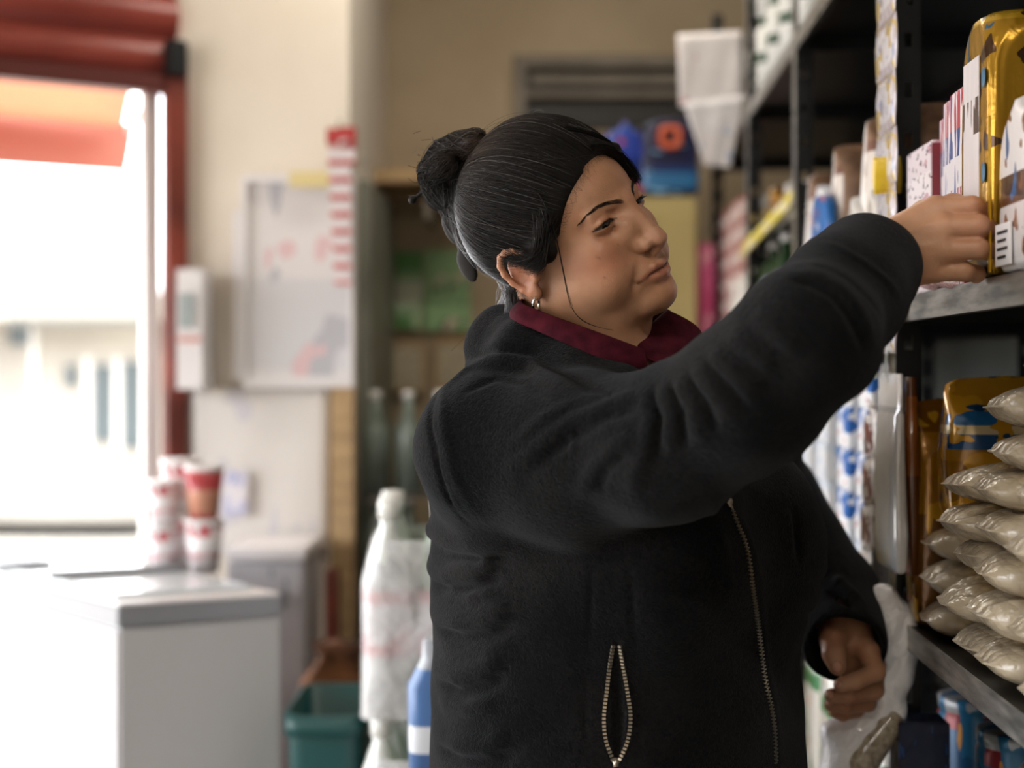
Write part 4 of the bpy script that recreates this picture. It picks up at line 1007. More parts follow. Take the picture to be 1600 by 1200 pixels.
# crumpled pink sachets in front of the carton
PNK = printed('pink_sachet', [(0, 'D8B8B8'), (.5, 'E0D4D4')], rough=.25, bump=.8, bscale=60, blot=('B86A70', 30, .6))
def pillow(name, L_, W_, H_, m, seed=0, n=26, crimp=.10, lump=.08, e=2.6, tp=0.):
    rr = np.random.default_rng(seed); u = np.linspace(-1, 1, n*2); v = np.linspace(-1, 1, n); Uu, Vv = np.meshgrid(u, v, indexing='ij')
    ue = np.clip(np.abs(Uu)/(1-crimp), 0, 1)
    hgt = np.clip(1-ue**e, 0, 1)**.55*np.clip(1-np.abs(Vv)**3.6, 0, 1)**.5
    wob = 0
    for k in range(14):
        cx, cy, s = rr.uniform(-1, 1), rr.uniform(-1, 1), rr.uniform(.12, .4); wob = wob+rr.normal(0, lump)*np.exp(-((Uu-cx)**2+(Vv-cy)**2)/s**2)
    cr_ = .028*np.sin(Vv*34+rr.uniform(0, 6))*np.exp(-((np.abs(Uu)-.86)/.12)**2)
    wid = W_/2*(1-.10*np.abs(Uu)**2-tp*np.abs(Uu)**7)
    X = Uu*L_/2; Y = Vv*wid; V = []
    top = np.stack([X, Y, H_/2*(hgt*(1+wob)+cr_)+.0006], -1); bot = np.stack([X, Y, -H_/2*(hgt*(1+.5*wob)-cr_)-.0006], -1)
    V = np.concatenate([top.reshape(-1, 3), bot.reshape(-1, 3)]); a, b = Uu.shape; Q = []
    idx = np.arange(a*b).reshape(a, b); q = np.stack([idx[:-1, :-1], idx[1:, :-1], idx[1:, 1:], idx[:-1, 1:]], -1).reshape(-1, 4)
    Q = [q, (q+a*b)[:, ::-1]]
    for e_ in (idx[:, 0], idx[::-1, -1], idx[0, ::-1], idx[-1, :]):
        Q.append(np.stack([e_[:-1], e_[:-1]+a*b, e_[1:]+a*b, e_[1:]], -1))
    return npmesh(name, V, np.concatenate(Q), m)
for i, (px, w_) in enumerate(((1478, .07), (1455, .05))):
    Y = yf(px, .0); o = pillow('sachet', .05, w_, .014, PNK, 40+i); o.location = sw(.004, Y, ZM+.009); o.rotation_euler = (.2, .1, TH+.3*i); tag(o, ['crumpled pink sachet lying on the shelf edge under the little finger', 'smaller crumpled pink sachet lying on the shelf edge beside the post'][i], 'sachet', 'pink sachets under the hand')
# standing gold pasta packets on the lower shelf
AMB = printed('amber_film', [(0, '6A420C'), (.5, '9A6A10'), (.85, '74480E')], rough=.2, metal=.35, blot=('C09020', (3, 4, 5), .60), bump=1., bscale=16, coat=.6)
AMB2 = printed('amber_film_blue_label', [(0, '84580E'), (.42, '966812'), (.50, '1E4A78'), (.60, 'C8B48A'), (.66, '235C8C'), (.76, 'A4741A')], rough=.2, metal=.3, blot=('B8861C', (3, 4, 6), .52), blot2=('143A5C', (6, 6, 9), .64), bump=.5, bscale=22, coat=.6)
for i, (px, rec, h, m_, w_, d_, z_) in enumerate(((1.698, .006, .270, AMB, .070, .07, ZL), (1.698, .082, .290, AMB, .12, .07, ZL), (1.610, .024, .165, AMB2, .14, .075, ZL+.133))):
    pouch('pasta_packet', rec, px, z_, w_, d_, h, m_, ['amber gold packet at the far end of the lower shelf beside the post', 'taller amber gold packet set back between its two neighbours', 'amber gold packet with a blue label half hidden by the bag stack'][i], 'packet', 'amber packets standing on the lower shelf', seed=20+i, bulge=.10, crimp=.02)
# clear bags of beans
BEAN = mat('bagged_beans', 'CDBB98', .30, coat=.9)
L = BEAN.node_tree.links; b_ = BEAN.node_tree.nodes['Principled BSDF']; b_.inputs['Coat Roughness'].default_value = .12
v_ = coords(BEAN); vo = nd(BEAN, 'ShaderNodeTexVoronoi', Scale=95.); L.new(v_, vo.inputs['Vector'])
rp = nd(BEAN, 'ShaderNodeValToRGB'); L.new(vo.outputs['Distance'], rp.inputs[0]); rp.color_ramp.elements[0].color = (*lin('C4AE84'), 1); rp.color_ramp.elements[1].color = (*lin('806440'), 1); rp.color_ramp.elements[0].position = .25; rp.color_ramp.elements[1].position = .8
sx_ = nd(BEAN, 'ShaderNodeTexCoord'); ss = nd(BEAN, 'ShaderNodeSeparateXYZ'); L.new(sx_.outputs['Generated'], ss.inputs[0])
rr_ = nd(BEAN, 'ShaderNodeValToRGB'); L.new(ss.outputs['X'], rr_.inputs[0]); e = rr_.color_ramp.elements; e[0].position = .13; e[0].color = (1, 1, 1, 1); e[1].position = .20; e[1].color = (0, 0, 0, 1)
mx_ = nd(BEAN, 'ShaderNodeMix', data_type='RGBA'); L.new(rr_.outputs[0], mx_.inputs[0]); L.new(rp.outputs[0], mx_.inputs[6]); mx_.inputs[7].default_value = (*lin('AC9E88'), 1); L.new(mx_.outputs[2], b_.inputs['Base Color'])
nz = nd(BEAN, 'ShaderNodeTexNoise', Scale=34., Detail=3., Distortion=1.2); L.new(v_, nz.inputs['Vector']); bp = nd(BEAN, 'ShaderNodeBump', Strength=1., Distance=.009); L.new(nz.outputs['Fac'], bp.inputs['Height']); L.new(bp.outputs[0], b_.inputs['Coat Normal'])
bp2 = nd(BEAN, 'ShaderNodeBump', Strength=.55, Distance=.004); bp2.invert = True; L.new(vo.outputs['Distance'], bp2.inputs['Height']); L.new(bp2.outputs[0], b_.inputs['Normal'])
rnd = random.Random(12)
cols = [(1.598, .012, 3, .0), (1.478, .004, 5, .0), (1.358, .008, 7, .0), (1.238, .006, 8, .0), (1.118, .01, 8, 0)]
def bag_label(ci, k, n):
    lv = 'bottom' if k == 0 else ('topmost' if k == n-1 else ['', 'second', 'third', 'fourth', 'fifth', 'sixth', 'seventh', 'eighth'][k])
    wh = ['the short pile beside the post', 'the second pile from the post', 'the third pile from the post', 'the tall fourth pile from the post', 'the nearest pile at the right edge'][ci]
    return f'clear bean bag, {lv} in {wh}' if lv in ('bottom', 'topmost') else f'clear bean bag, {lv} from the bottom in {wh}'
for ci, (Yc, rec, n, _) in enumerate(cols):
    z = ZL+.0235
    for k in range(n):
        o = pillow('bean_bag', .235, .114, .046, BEAN, 100+ci*10+k, lump=.18, crimp=.05, e=3.4, tp=.58)
        o.location = sw(rec+.105+rnd.uniform(-.012, .012)+.004*max(0, k-2), Yc+rnd.uniform(-.01, .01), z); o.rotation_euler = (rnd.uniform(-.05, .05), rnd.uniform(-.03, .08), TH+rnd.uniform(-.16, .16))
        z += .0408
        tag(o, bag_label(ci, k, n), 'bag', 'clear bags of pale beans piled on the lower shelf')
# round jar lid end behind the bags
# blue tins below the lower shelf
TIN = printed('blue_tin_print', [(0, '123A5C'), (.25, 'B0561C'), (.38, '14466C'), (.86, '7A1F26'), (.93, '8A8E92')], rough=.3, metal=.2, blot=('1C5C80', (4, 4, 3), .52), blot2=('C88A3A', (5, 5, 4), .66))
for i, px in enumerate((1470, 1530, 1600)):
    rec = .075; bm = loft([(0, .049, .049), (.004, .052, .052), (.245, .052, .052), (.252, .049, .049), (.256, .0515, .0515), (.268, .0515, .0515), (.270, .047, .047)], 36); o = bm_obj('drink_powder_tin', bm, TIN); o.location = sw(rec+.05, yf(px, rec), .641)
    tag(o, ['blue tin with an orange band under the lower shelf, next to the post', 'second blue tin from the post under the lower shelf', 'blue tin under the lower shelf at the right edge'][i], 'tin', 'blue tins under the lower shelf')
# dark items on the lower shelf, behind the packets
# hanging strip of small sachets on the post
SAC = printed('clear_sachet', [(0, 'CFCBD0'), (.16, 'B9AFB4'), (.84, 'D6D2D6')], rough=.18, blot=('BDA46A', (2, 4, 3), .56), blot2=('8A90B0', (3, 5, 4), .62), bump=.9, bscale=45, coat=.7)
def strip(name, rec, Y, z_top, n, w, h, m, label, cat, tilt=0., thick=.008, dz=1.0, seedb=0, twist=0.):
    t = thing(name, sw(rec, Y, z_top), label, cat, None, TH); 
    bx_ = box('hang_tab', (.0015, w*.5, .02), (0, 0, .008), m, t, 0)
    for k in range(n):
        o = pillow('sachet', h, w, thick, m, seedb+k, n=12, crimp=.12, lump=.2); o.parent = t
        o.location = (0, math.sin(tilt)*(k+.5)*h*dz, -math.cos(tilt)*(k+.5)*h*dz); o.rotation_euler = Matrix(((0, 0, 1), (math.sin(-tilt), math.cos(tilt), 0), (-math.cos(tilt), math.sin(-tilt), 0))).to_euler()
        o.rotation_euler.rotate_axis('X', twist*(-1)**k)
    return t
strip('sachet_strip', -.012, (yf(1370, -.012)+yf(1401, -.012))/2, 1.96, 9, .112, .068, SAC, 'hanging strip of clear sweet sachets in front of the dark post', 'sachets', seedb=200, twist=.012)
FOIL = printed('silver_foil', [(0, 'CFCFD2'), (.8, 'B8B8BC'), (.83, 'DCDCDE')], rough=.26, metal=.2, bump=.8, bscale=16, coat=.5)
BRN = printed('brown_film', [(0, '5A3010'), (.5, '7A4416'), (.9, '4A2812')], rough=.25, bump=.4, coat=.5)
# tall silver foil pouch, hung by a clear hook
yA, yB = yf(1411, -.012), yf(1373, -.012)
fp = thing('foil_pouch', sw(-.012, (yA+yB)/2, 1.323), 'long silver foil pouch with a brown back hanging below the sachet strip', 'pouch', None, TH)
o = bm_obj('front_foil', loft([(-.235, .004, .055, 0, 0, 6), (-.232, .0065, .058, 0, 0, 6), (-.19, .010, .058, .001, 0, 5), (-.11, .0085, .056, -.001, 0, 5), (-.05, .007, .054, 0, 0, 5), (-.042, .003, .056, 0, 0, 5), (0, .0025, .057, 0, 0, 6)], 40, jit=.0008), FOIL, fp)
o = bm_obj('brown_back', loft([(-.236, .004, .056, .016, 0, 6), (-.12, .009, .056, .016, 0, 5), (-.004, .006, .056, .014, 0, 6)], 36, jit=.0008), BRN, fp)
CLR = mat('clear_plastic', 'E8EAEA', .08, trans=.7)
tube('hook', [(0, 0, -.012), (-.006, 0, .0), (-.004, .004, .03), (.004, 0, .055)], .0018, CLR, fp)
# slanting strip of white and brown sachets on the shelf front behind the foil
SB = printed('white_brown_sachet', [(0, '6E2A2C'), (.16, 'D2CCCA'), (.5, '4A2E24'), (.66, 'D8D2D0')], rough=.3, blot=('3E2820', (2, 4, 6), .57), blot2=('D6D0CE', (3, 3, 3), .55), bump=.5, coat=.4)
strip('sachet_strip', -.006, yf(1362, -.006), 1.27, 4, .085, .062, SB, 'slanting strip of white and brown sachets hanging left of the silver pouch', 'sachets', tilt=.16, seedb=230)
PKB = printed('pink_box_print', [(0, 'C07078'), (.2, 'D8B0B0'), (.75, 'C27880')], rough=.4, blot=('E4D6D4', (2, 2, 2.2), .52))
sbox('carton', -.022, yf(1352, -.02), 1.012-.03, (.02, .10, .052), PKB, 'small pink and white carton on the shelf edge below the slanting strip', 'carton')
# pale green price card above the foil pouch
o = box('price_card', (.001, .05, .034), sw(-.02, yf(1363, -.02), 1.343), mat('pale_green_card', 'BFC8A8', .6), None, 0, TH); o.rotation_euler = (.5, 0, TH); tag(o, 'pale green price card hanging beneath the sleeve cuff', 'card')
YS = printed('yellow_sachet', [(0, 'D6B430'), (.6, 'D8D4CC')], rough=.3, bump=.5, coat=.4)
o = pillow('sachet', .045, .035, .01, YS, 77); o.location = sw(-.014, yf(1386, -.014), 1.565); o.rotation_euler = (0, math.pi/2-.3, TH+1.3); tag(o, 'yellow and white sachet dangling from the strip above the wrist', 'sachet')
# second unit, middle shelf: flour bags, a blue packet, small pouches
FLW = printed('flour_bag_print', [(0, 'D4D0CE'), (.18, 'C6BDB6'), (.80, '6A4636'), (.93, '4E3024')], rough=.5, blot=('E0DCDA', (1.2, 3, 2), .50), blot2=('7A5642', (3, 4, 4), .62))
for i, (px, h) in enumerate(((1264, .25), (1303, .262), (1351, .262), (1385, .255))):
    pouch('flour_bag', .005, yf(px, .01)-.03, ZM, .13, .095, h, FLW, ['white and brown flour bag farthest left in the row, above the blue packet', 'second white and brown flour bag from the left in the row', 'third white and brown flour bag from the left, behind the yellow pouches', 'white and brown flour bag partly hidden by the hanging strip'][i], 'bag', 'flour bags behind the forearm', seed=50+i, crimp=.016); two_tone(bpy.context.scene.objects[-1] if False else LAST[0], KRAFT)
BLU = printed('blue_wrapper', [(0, '1C4E8C'), (.3, '1E5EA0'), (.9, 'CFD2D8')], rough=.3, blot=('8C3A50', (5, 6, 9), .60), blot2=('C8CCD8', (3, 3, 7), .66))
o = pouch('biscuit_packet', -.018, yf(1274, -.02), ZM, .022, .135, .20, BLU, 'bright blue packet with white edge in front of the flour bags', 'packet', seed=61, crimp=.01)
CYL = printed('clear_yellow_pouch', [(0, 'C79E22'), (.36, 'D2AC38'), (.55, 'C8C4C0')], rough=.2, bump=.7, blot=('D8D4D0', (3, 3, 3), .56), coat=.6)
for i, px in enumerate((1331, 1361)):
    pouch('snack_pouch', -.012, yf(px, -.01), ZM, .045, .085, .155-.004*i, CYL, ['clear and yellow snack pouch in front of the second flour bag', 'clear and yellow snack pouch nearer the wrist'][i], 'pouch', 'yellow snack pouches behind the forearm', seed=70+i, crimp=.012)
pouch('snack_pouch', -.004, yf(1252, 0)-.01, ZM, .06, .06, .075, CYL, 'small clear pouch at the far end of the shelf above the cuff', 'pouch', seed=74)
# second unit, lower shelf: blocks of small milk cartons
MK = [printed('milk_carton_white', [(0, 'D2D2D4'), (.8, 'C6CCD4')], rough=.4, blot=('9CB0CC', (2, 5, 3), .60)), printed('milk_carton_blue', [(0, 'D0D2D6'), (.36, '1F58A0'), (.80, '2A62A8')], rough=.4, blot=('D8D8DC', (2, 3, 3), .50), blot2=('B06858', (3, 4, 4), .68))]
ords = ['bottom', 'second', 'third', 'fourth', 'top']
for ci, (px, kinds) in enumerate(((1262, 0), (1287, 0), (1321, 1), (1352, 1))):
    Yc = yf(px, .01)
    for k in range(5):
        jx = rnd.uniform(-.004, .004)
        sbox('milk_carton', .008+jx, Yc, ZL+k*.0625, (.055, .092, .0615), MK[1 if (kinds and k != 0) else 0], f"small milk carton, {ords[k]} of the {['farthest', 'second farthest', 'second nearest', 'nearest'][ci]} column under the raised sleeve", 'carton', 'milk cartons stacked on the lower shelf')
# packs on the level below
GWP = printed('green_white_bag', [(0, 'D8D4CC'), (.2, 'CFCAC0'), (.65, '3E7A4C'), (.74, 'D8D6D0')], rough=.3, blot=('C87838', (4, 4, 5), .62), blot2=('2E6A3E', (3, 4, 4), .60), bump=.6, coat=.5)
for i, px in enumerate((1262, 1285, 1316, 1352)):
    pouch('rice_bag', .0, yf(px, .0)-.02, .602, .07, .13, .30-.02*(i % 2), GWP, ['white and green food bag standing farthest left below the loose hand', 'second white and green food bag from the left below the loose hand', 'third white and green food bag from the left below the loose hand', 'white and green food bag behind the crumpled plastic bag'][i], 'bag', 'white and green bags on the level below the cartons', seed=90+i)
# third unit: bottles, white cartons, yellow price strip
YST = printed('price_strip', [(0, 'C9B83A'), (.55, 'D6C648')], rough=.35, blot=('E0DEDA', (3, 14, 2), .58)); 
o = box('price_strip', (.002, P3Y-P2Y-.03, .036), sw(-.006, (P2Y+P3Y)/2, 1.618), YST, None, 0, TH); o.rotation_euler = (-.06, 0.25, TH); tag(o, 'yellow and white price strip along the edge of the bottle shelf', 'price strip')
GB = mat('green_bottle_glass', '1E3A22', .12, spec=.6); WB_ = printed('white_bottle_label', [(0, 'C8CCC4'), (.4, 'D6D8D2')], rough=.35, blot=('3E6A48', (3, 3, 4), .60)); CAPW = mat('white_cap', 'DCDAD6', .4)
BR_ = [(0, .030, .030), (.003, .034, .034), (.12, .034, .034), (.145, .030, .030), (.165, .014, .014), (.195, .012, .012)]
def bottle(rec, Y, z, m, label, group, lab=None, s=1.0, name='bottle'):
    t = thing(name, sw(rec, Y, z), label, 'bottle', group)
    o = bm_obj('glass', loft([(a*s, b*s, c*s) for a, b, c in BR_], 24), m, t); o = bm_obj('cap', loft([(.190*s, .014*s, .014*s), (.208*s, .014*s, .014*s), (.210*s, .012*s, .012*s)], 20), CAPW, t)
    if lab: bm_obj('label', loft([(.03*s, .0345*s, .0345*s), (.10*s, .0345*s, .0345*s)], 24, cap=False), lab, t)
    return t
k = 0
for px in (1162, 1176, 1192, 1210, 1230):
    for rec in (.04,):
        far = px < 1180; k += 1
        bottle(rec, yf(px, rec), ZM, WB_ if far else GB, ['farthest white-labelled bottle below the yellow price strip', 'white-labelled bottle beside the first dark green one', 'dark green bottle farthest from the dark post', 'middle dark green bottle below the price strip', 'dark green bottle nearest the dark post'][k-1], 'bottles below the yellow price strip', WB_ if not far and px != 1192 else None, .92)
for i, px in enumerate((1178, 1203, 1226)):
    pouch('snack_pouch', .02, yf(px, .02), 1.633, .08, .09, .10-.015*i, CYL if i != 1 else AMB, ['small clear pouch above the price strip, farthest', 'small amber pouch above the price strip, in the middle', 'small clear pouch above the price strip, nearest the post'][i], 'pouch', 'pouches above the yellow price strip', seed=140+i)
# white and green cans on the top boards
SPR = printed('white_green_can', [(0, 'DEDEDA'), (.36, '34503A'), (.50, 'DEDEDA'), (.86, '34503A')], rough=.35)
for i, (px, rec) in enumerate(((1186, .03), (1204, .03), (1222, .03), (1243, .03), (1268, .03))):
    for lv in range(2):
        bm = loft([(0, .030, .030), (.13, .032, .032), (.14, .026, .026), (.16, .024, .024), (.162, .02, .02)], 24); o = bm_obj('spray_can', bm, SPR); o.location = sw(rec, yf(px, rec), ZT+.001+lv*.163)
        tag(o, f"white and green can, {['lower', 'upper'][lv]} one at the {['farthest', 'second', 'third', 'fourth', 'nearest'][i]} spot on the top board", 'can', 'white and green cans on the top board')
# fourth unit: pink packs
PK = [printed('pink_pack', [(0, 'C88E8A'), (.3, 'DCC8C4'), (.7, 'B4605E')], rough=.4, blot=('E0D4D0', (3, 4, 3), .52)), printed('magenta_pack', [(0, 'B83A70'), (.5, 'C24E80')], rough=.4, blot=('D898A8', (3, 4, 3), .6))]
nth = ['bottom', 'second', 'third', 'fourth', 'fifth', 'top']
for ci, px in enumerate((1118, 1134, 1150)):
    for k in range(6):
        Yc = yf(px, .02)
        sbox('biscuit_pack', .02, Yc, ZM+k*.058, (.16, .22 if ci else .20, .056), PK[0], f"pink and white pack, {nth[k]} of the {['farthest', 'middle', 'nearest'][ci]} pile near the back wall", 'pack', 'pink packs on the farthest shelf')
o = box('magenta_pack', (.05, .05, .26), sw(-.028, 4.03, ZM+.135), PK[1], None, .006, TH); tag(o, 'tall magenta pack standing at the very end of the farthest shelf', 'pack')
# crumpled white carrier hanging from the shelf corner
hbf = Field()
for a, b, ra, rb in (((1382, 938), (1402, 985), .018, .029), ((1403, 985), (1398, 1055), .029, .022), ((1378, 934), (1380, 1080), .014, .018), ((1400, 1055), (1392, 1100), .015, .013), ((1388, 1112), (1330, 1172), .022, .030), ((1384, 1100), (1302, 1145), .012, .016), ((1330, 1172), (1310, 1215), .030, .026)):
    hbf.u(Cone(at(*a, 1.715), at(*b, 1.715), ra, rb), .012)
rg = np.random.default_rng(5)
for k in range(26):
    p = at(rg.uniform(1320, 1420), rg.uniform(930, 1200), 1.695); q2 = p+np.array([rg.normal(0, .018), rg.normal(0, .004), rg.normal(0, .035)]); hbf.b(Line([p, (p+q2)/2+rg.normal(0, .004, 3), q2], rg.choice([-.006, .006]), .006))
V, Q = extract(hbf, (.34, 1.62, .76), (.54, 1.82, 1.12), .0030)
cbg = thing('plastic_bag', (.45, 1.75, .85), 'crumpled white plastic bag hanging at the shelf corner beside the loose hand', 'bag')
PLS = mat('white_film', 'EAEAEE', .22, coat=.5); b_ = PLS.node_tree.nodes['Principled BSDF']; L = PLS.node_tree.links
nz = nd(PLS, 'ShaderNodeTexNoise', Scale=40., Detail=4., Distortion=1.5); L.new(coords(PLS), nz.inputs['Vector']); bp = nd(PLS, 'ShaderNodeBump', Strength=.8, Distance=.006); L.new(nz.outputs['Fac'], bp.inputs['Height']); L.new(bp.outputs[0], b_.inputs['Normal'])
npmesh('bag_film', V, Q, PLS, cbg)
gr = Field(); gr.u(Cone(at(1392, 1126, 1.705), at(1345, 1184, 1.700), .015, .024), .01); gr.u(Cone(at(1412, 1010, 1.702), at(1404, 1050, 1.706), .012, .009), .01)
V, Q = extract(gr, (.34, 1.62, .76), (.54, 1.82, 1.08), .003)
npmesh('grain', V, Q, noisy(mat('grain', '9C907E', .5, coat=.5), '857863', 'B5AA98', 140, 3, bump=.4, bscale=200, dist=.002), cbg)
# dark packet below the corner
sbox('packet', -.01, yf(1408)-.01, .66, (.06, .05, .25), printed('navy_foil', [(0, '1C1E2A'), (.6, '242A40')], rough=.25, blot=('7A4A3A', (4, 4, 5), .64), blot2=('2C4A7C', 4, .6), bump=.5), 'dark navy packet standing under the crumpled plastic bag', 'packet')
# ------------------------------------------------------------------ far end and left side of the shop
DW = mat('dark_void', '1E1C1A', .5); FG = noisy(mat('grey_brown_frame', '6E6458', .6), '5E554A', '7A7064', 5, 3); WOOD = noisy(mat('pale_timber', 'A88A62', .7), '8E7250', 'B89A70', 3, 5, vec=(1, 1, 8))
def pxbox(name, x0, x1, y0, y1, Y, dep, m, label, cat, group=None, bev=.002, kind=None):
    a = at(x0, y1, Y); b = at(x1, y0, Y); o = box(name, (b[0]-a[0], dep, b[2]-a[2]), ((a[0]+b[0])/2, Y+dep/2, (a[2]+b[2])/2), m, None, bev); return tag(o, label, cat, group, kind)
# transom window in the back wall
w1 = thing('window_1', tuple(at(935, 190, 4.47)), None, None); w1['kind'] = 'structure'
for nm, a in (('window_frame', (802, 1100, 86, 104)), ('window_frame', (802, 822, 104, 200)), ('window_frame', (1080, 1100, 104, 200)), ('window_frame', (822, 1080, 142, 152))):
    o = pxb(nm, a[0], a[1], a[2], a[3], 4.455, .05, FG, w1)
pxb('pane', 822, 1080, 104, 200, 4.485, .015, DW, w1); pxb('grille', 832, 1075, 116, 132, 4.47, .02, FG, w1)
# olive cabinet with blue packs on it
OLV = noisy(mat('olive_beige_paint', 'A4935F', .6), '988856', 'AE9D6A', 2, 4)
cb = thing('cabinet', (.37, 4.10, 0), 'tall olive-beige cabinet at the back with blue packs on top', 'cabinet')
a = at(925, 306, 3.95); b = at(1091, 306, 3.95)
sub(box('body', (b[0]-a[0], .40, a[2]), ((a[0]+b[0])/2, 4.17, a[2]/2), OLV, None, .006), cb); sub(box('door', ((b[0]-a[0])*.96, .02, a[2]*.93), ((a[0]+b[0])/2, 3.958, a[2]*.5), OLV, None, .004), cb)
sub(box('handle', (.015, .03, .16), (a[0]+.03, 3.935, 1.15), FG, None, .004), cb)
NAVY = printed('navy_pack', [(0, '131B3A'), (.10, '2A6490'), (.30, '1A3462'), (.38, '161A3E')], rough=.3, blot=('7AA6C4', (3, 2, 9), .66), bump=.3, coat=.4)
o = pouch('detergent_pack', 0, 4.0, a[2]+.001, .10, .158, .222, NAVY, 'navy blue pack with an orange ring emblem on top of the olive cabinet', 'pack', seed=31, crimp=.008, bulge=.01, top=.03, ex=12, jit=.0006); o.location = ((at(1047, 300, 4.0)[0]), 4.03, a[2]+.001); o.rotation_euler = (0, 0, math.pi/2)
ORG = mat('orange_print', 'C85A34', .4)
tm = bmesh.new(); 
for k in range(28):
    t0 = 2*math.pi*k/28
def ringm(r0, r1, e=3.2, n=36):
    bm = bmesh.new(); A = []; B = []
    for k in range(n):
        t = 2*math.pi*k/n; c, s = math.cos(t), math.sin(t); f = 2/e; x, z = math.copysign(abs(c)**f, c), math.copysign(abs(s)**f, s)
        A.append([bm.verts.new((x*r, y, z*r)) for r, y in ((r0, 0), (r1, 0), (r1, .002), (r0, .002))])
    for k in range(n):
        P_, Q_ = A[k], A[(k+1) % n]
        for j in range(4): bm.faces.new((P_[j], P_[(j+1) % 4], Q_[(j+1) % 4], Q_[j]))
    return bm
tm.free()
em = bm_obj('emblem', ringm(.016, .034), ORG, None); em.location = tuple(at(1048, 214, 3.945)); sub(em, o)
em.matrix_parent_inverse = (Matrix.Translation(o.location)@Matrix.Rotation(math.pi/2, 4, 'Z')).inverted()
em.location = tuple(at(1048, 214, 3.962))
BLP = printed('bright_blue_pack', [(0, '1A2C6E'), (.5, '2A3E94'), (.8, '3450A8')], rough=.2, blot=('B84A3A', (3, 3, 4), .62), bump=.5, coat=.6)
o = pouch('detergent_pack', 0, 4.0, a[2]+.001, .14, .14, .222, BLP, 'glossy brighter blue pack with a red corner behind her forehead', 'pack', seed=33); o.location = (at(972, 300, 4.05)[0], 4.07, a[2]+.001); o.rotation_euler = (0, 0, math.pi/2+.1)
# paper notices hung by the shelves
PAP = printed('notice_paper', [(0, 'DAD4D4'), (.5, 'DED8D8')], rough=.7, blot=('CFA8AA', (3, 3, 5), .64)); PAP2 = printed('notice_paper_blue', [(0, 'D8D2D2'), (.5, 'DAD6D8')], rough=.7, blot=('A8B4CC', (3, 3, 5), .62)); 
def paper(name, pts, Y, m, label, thick=.0012, dy=(0, 0, 0, 0), wob=.0015, seed=1, cat='notice', g=None):
    P = [at(x, y, Y+d) for (x, y), d in zip(pts, dy)]; o = sheet(name, [P[0], P[1], P[2], P[3]], m, None, thick, wob, 14, 10, seed); return tag(o, label, cat, g)
paper('paper_notice', [(1058, 54), (1158, 48), (1160, 165), (1062, 168)], 3.40, PAP, 'larger white paper notice with faint pink print hanging at the shelf top', seed=3)
paper('paper_notice', [(1068, 160), (1164, 148), (1142, 262), (1100, 258)], 3.36, PAP2, 'smaller tapering white paper notice hanging below the larger one', seed=4)
PAPG = mat('grey_card', '8E867C', .8); pxbox('paper_notice', 1156, 1186, 55, 150, 3.42, .01, PAPG, 'grey card behind the white notices beside the cans', 'notice')
# certificates on the back wall
GRN = printed('green_poster_print', [(0, '4E7A44'), (.18, '8CA880'), (.30, 'B8BCA8'), (.62, '7E9E70'), (.74, '4C8040')], rough=.6, blot=('9CB088', (2, 2, 2), .60)); LGR = printed('pale_green_poster_print', [(0, '86A878'), (1, '8CAE7E')], rough=.6, blot=('5A6A50', (4, 4, 5), .62), blot2=('C0A898', (3, 3, 4), .64))
pxbox('poster', 617, 660, 392, 515, 4.47, .012, GRN, 'green poster with a pale square emblem on the back wall', 'poster'); pxbox('poster', 664, 735, 390, 517, 4.475, .012, LGR, 'pale green poster beside the darker green one behind her hair', 'poster')
CRT = printed('certificate_print', [(0, 'A89C84'), (1, 'AC9F88')], rough=.6, blot=('8E8470', (3, 3, 9), .58))
for i, (x0, x1, y0, y1) in enumerate(((606, 664, 535, 612), (680, 745, 528, 612))):
    c = pxbox('framed_certificate', x0, x1, y0, y1, 4.465, .02, FG if False else WOOD, ['framed certificate under the green poster', 'framed certificate right of the other, close to her shoulder'][i], 'certificate', 'framed certificates on the back wall')
    sz = c.dimensions; s_ = box('sheet', (sz[0]*.84 if sz[0] else .1, .004, .13), (0, -.011, 0), CRT, c, 0)
# wooden shelf plank high on the back corner
pl = thing('wall_shelf', tuple(at(610, 285, 4.2)), 'pale timber plank shelf high in the back corner left of her hair', 'shelf')
a = at(553, 300, 4.1); b = at(760, 265, 4.1); sub(box('plank', (.46, .30, .045), ((-.395+.06), 4.32, 1.895), WOOD, None, .004), pl); sub(box('bracket', (.02, .24, .10), (-.25, 4.33, 1.82), FG, None, .002), pl)
# timber and dark uprights in the corner, glass-green strip
pxbox('timber_post', 517, 553, 606, 1500, 3.56, .05, WOOD, 'pale timber post standing against the pier edge', 'post')
GGR = noisy(mat('grey_green_paint', '77786A', .5), '6A6C60', '84857A', 4, 3)
o = box('wall_panel', (.03, .62, 1.82), (-.388, 4.10, .92), GGR, None, .003, -.02); tag(o, 'narrow grey-green panel on the shaded side of the pier', 'panel')
# jars and bottles crate in the corner
JR = mat('grey_glass', '6F7A72', .15, spec=.6); n = 0
for lv in range(2):
    for i in range(3):
        x = -.355+i*.085; t = thing('glass_bottle', (x, 3.7, .74+lv*.27), f"grey-green glass bottle, {['left', 'middle', 'right'][i]} one in the {['lower', 'upper'][lv]} tier in the corner", 'bottle', 'grey-green bottles in the corner')
        bm_obj('glass', loft([(0, .036, .036), (.16, .036, .036), (.20, .016, .016), (.245, .014, .014)], 20), JR, t); bm_obj('cap', loft([(.24, .016, .016), (.26, .015, .015)], 16), CAPW, t)
CRM = noisy(mat('dark_crate', '3A3630', .7), '2E2A26', '46423A', 5, 3)
o = box('crate', (.34, .22, .73), (-.215, 3.72, .365), CRM, None, .006); tag(o, 'dark crate stack holding glass bottles in the corner', 'crate')
o = box('crate_shelf', (.34, .20, .008), (-.215, 3.72, 1.005), CRM, None, .001); o.name = 'glass_tray'; tag(o, 'thin dark tray between the two tiers of glass bottles', 'tray')
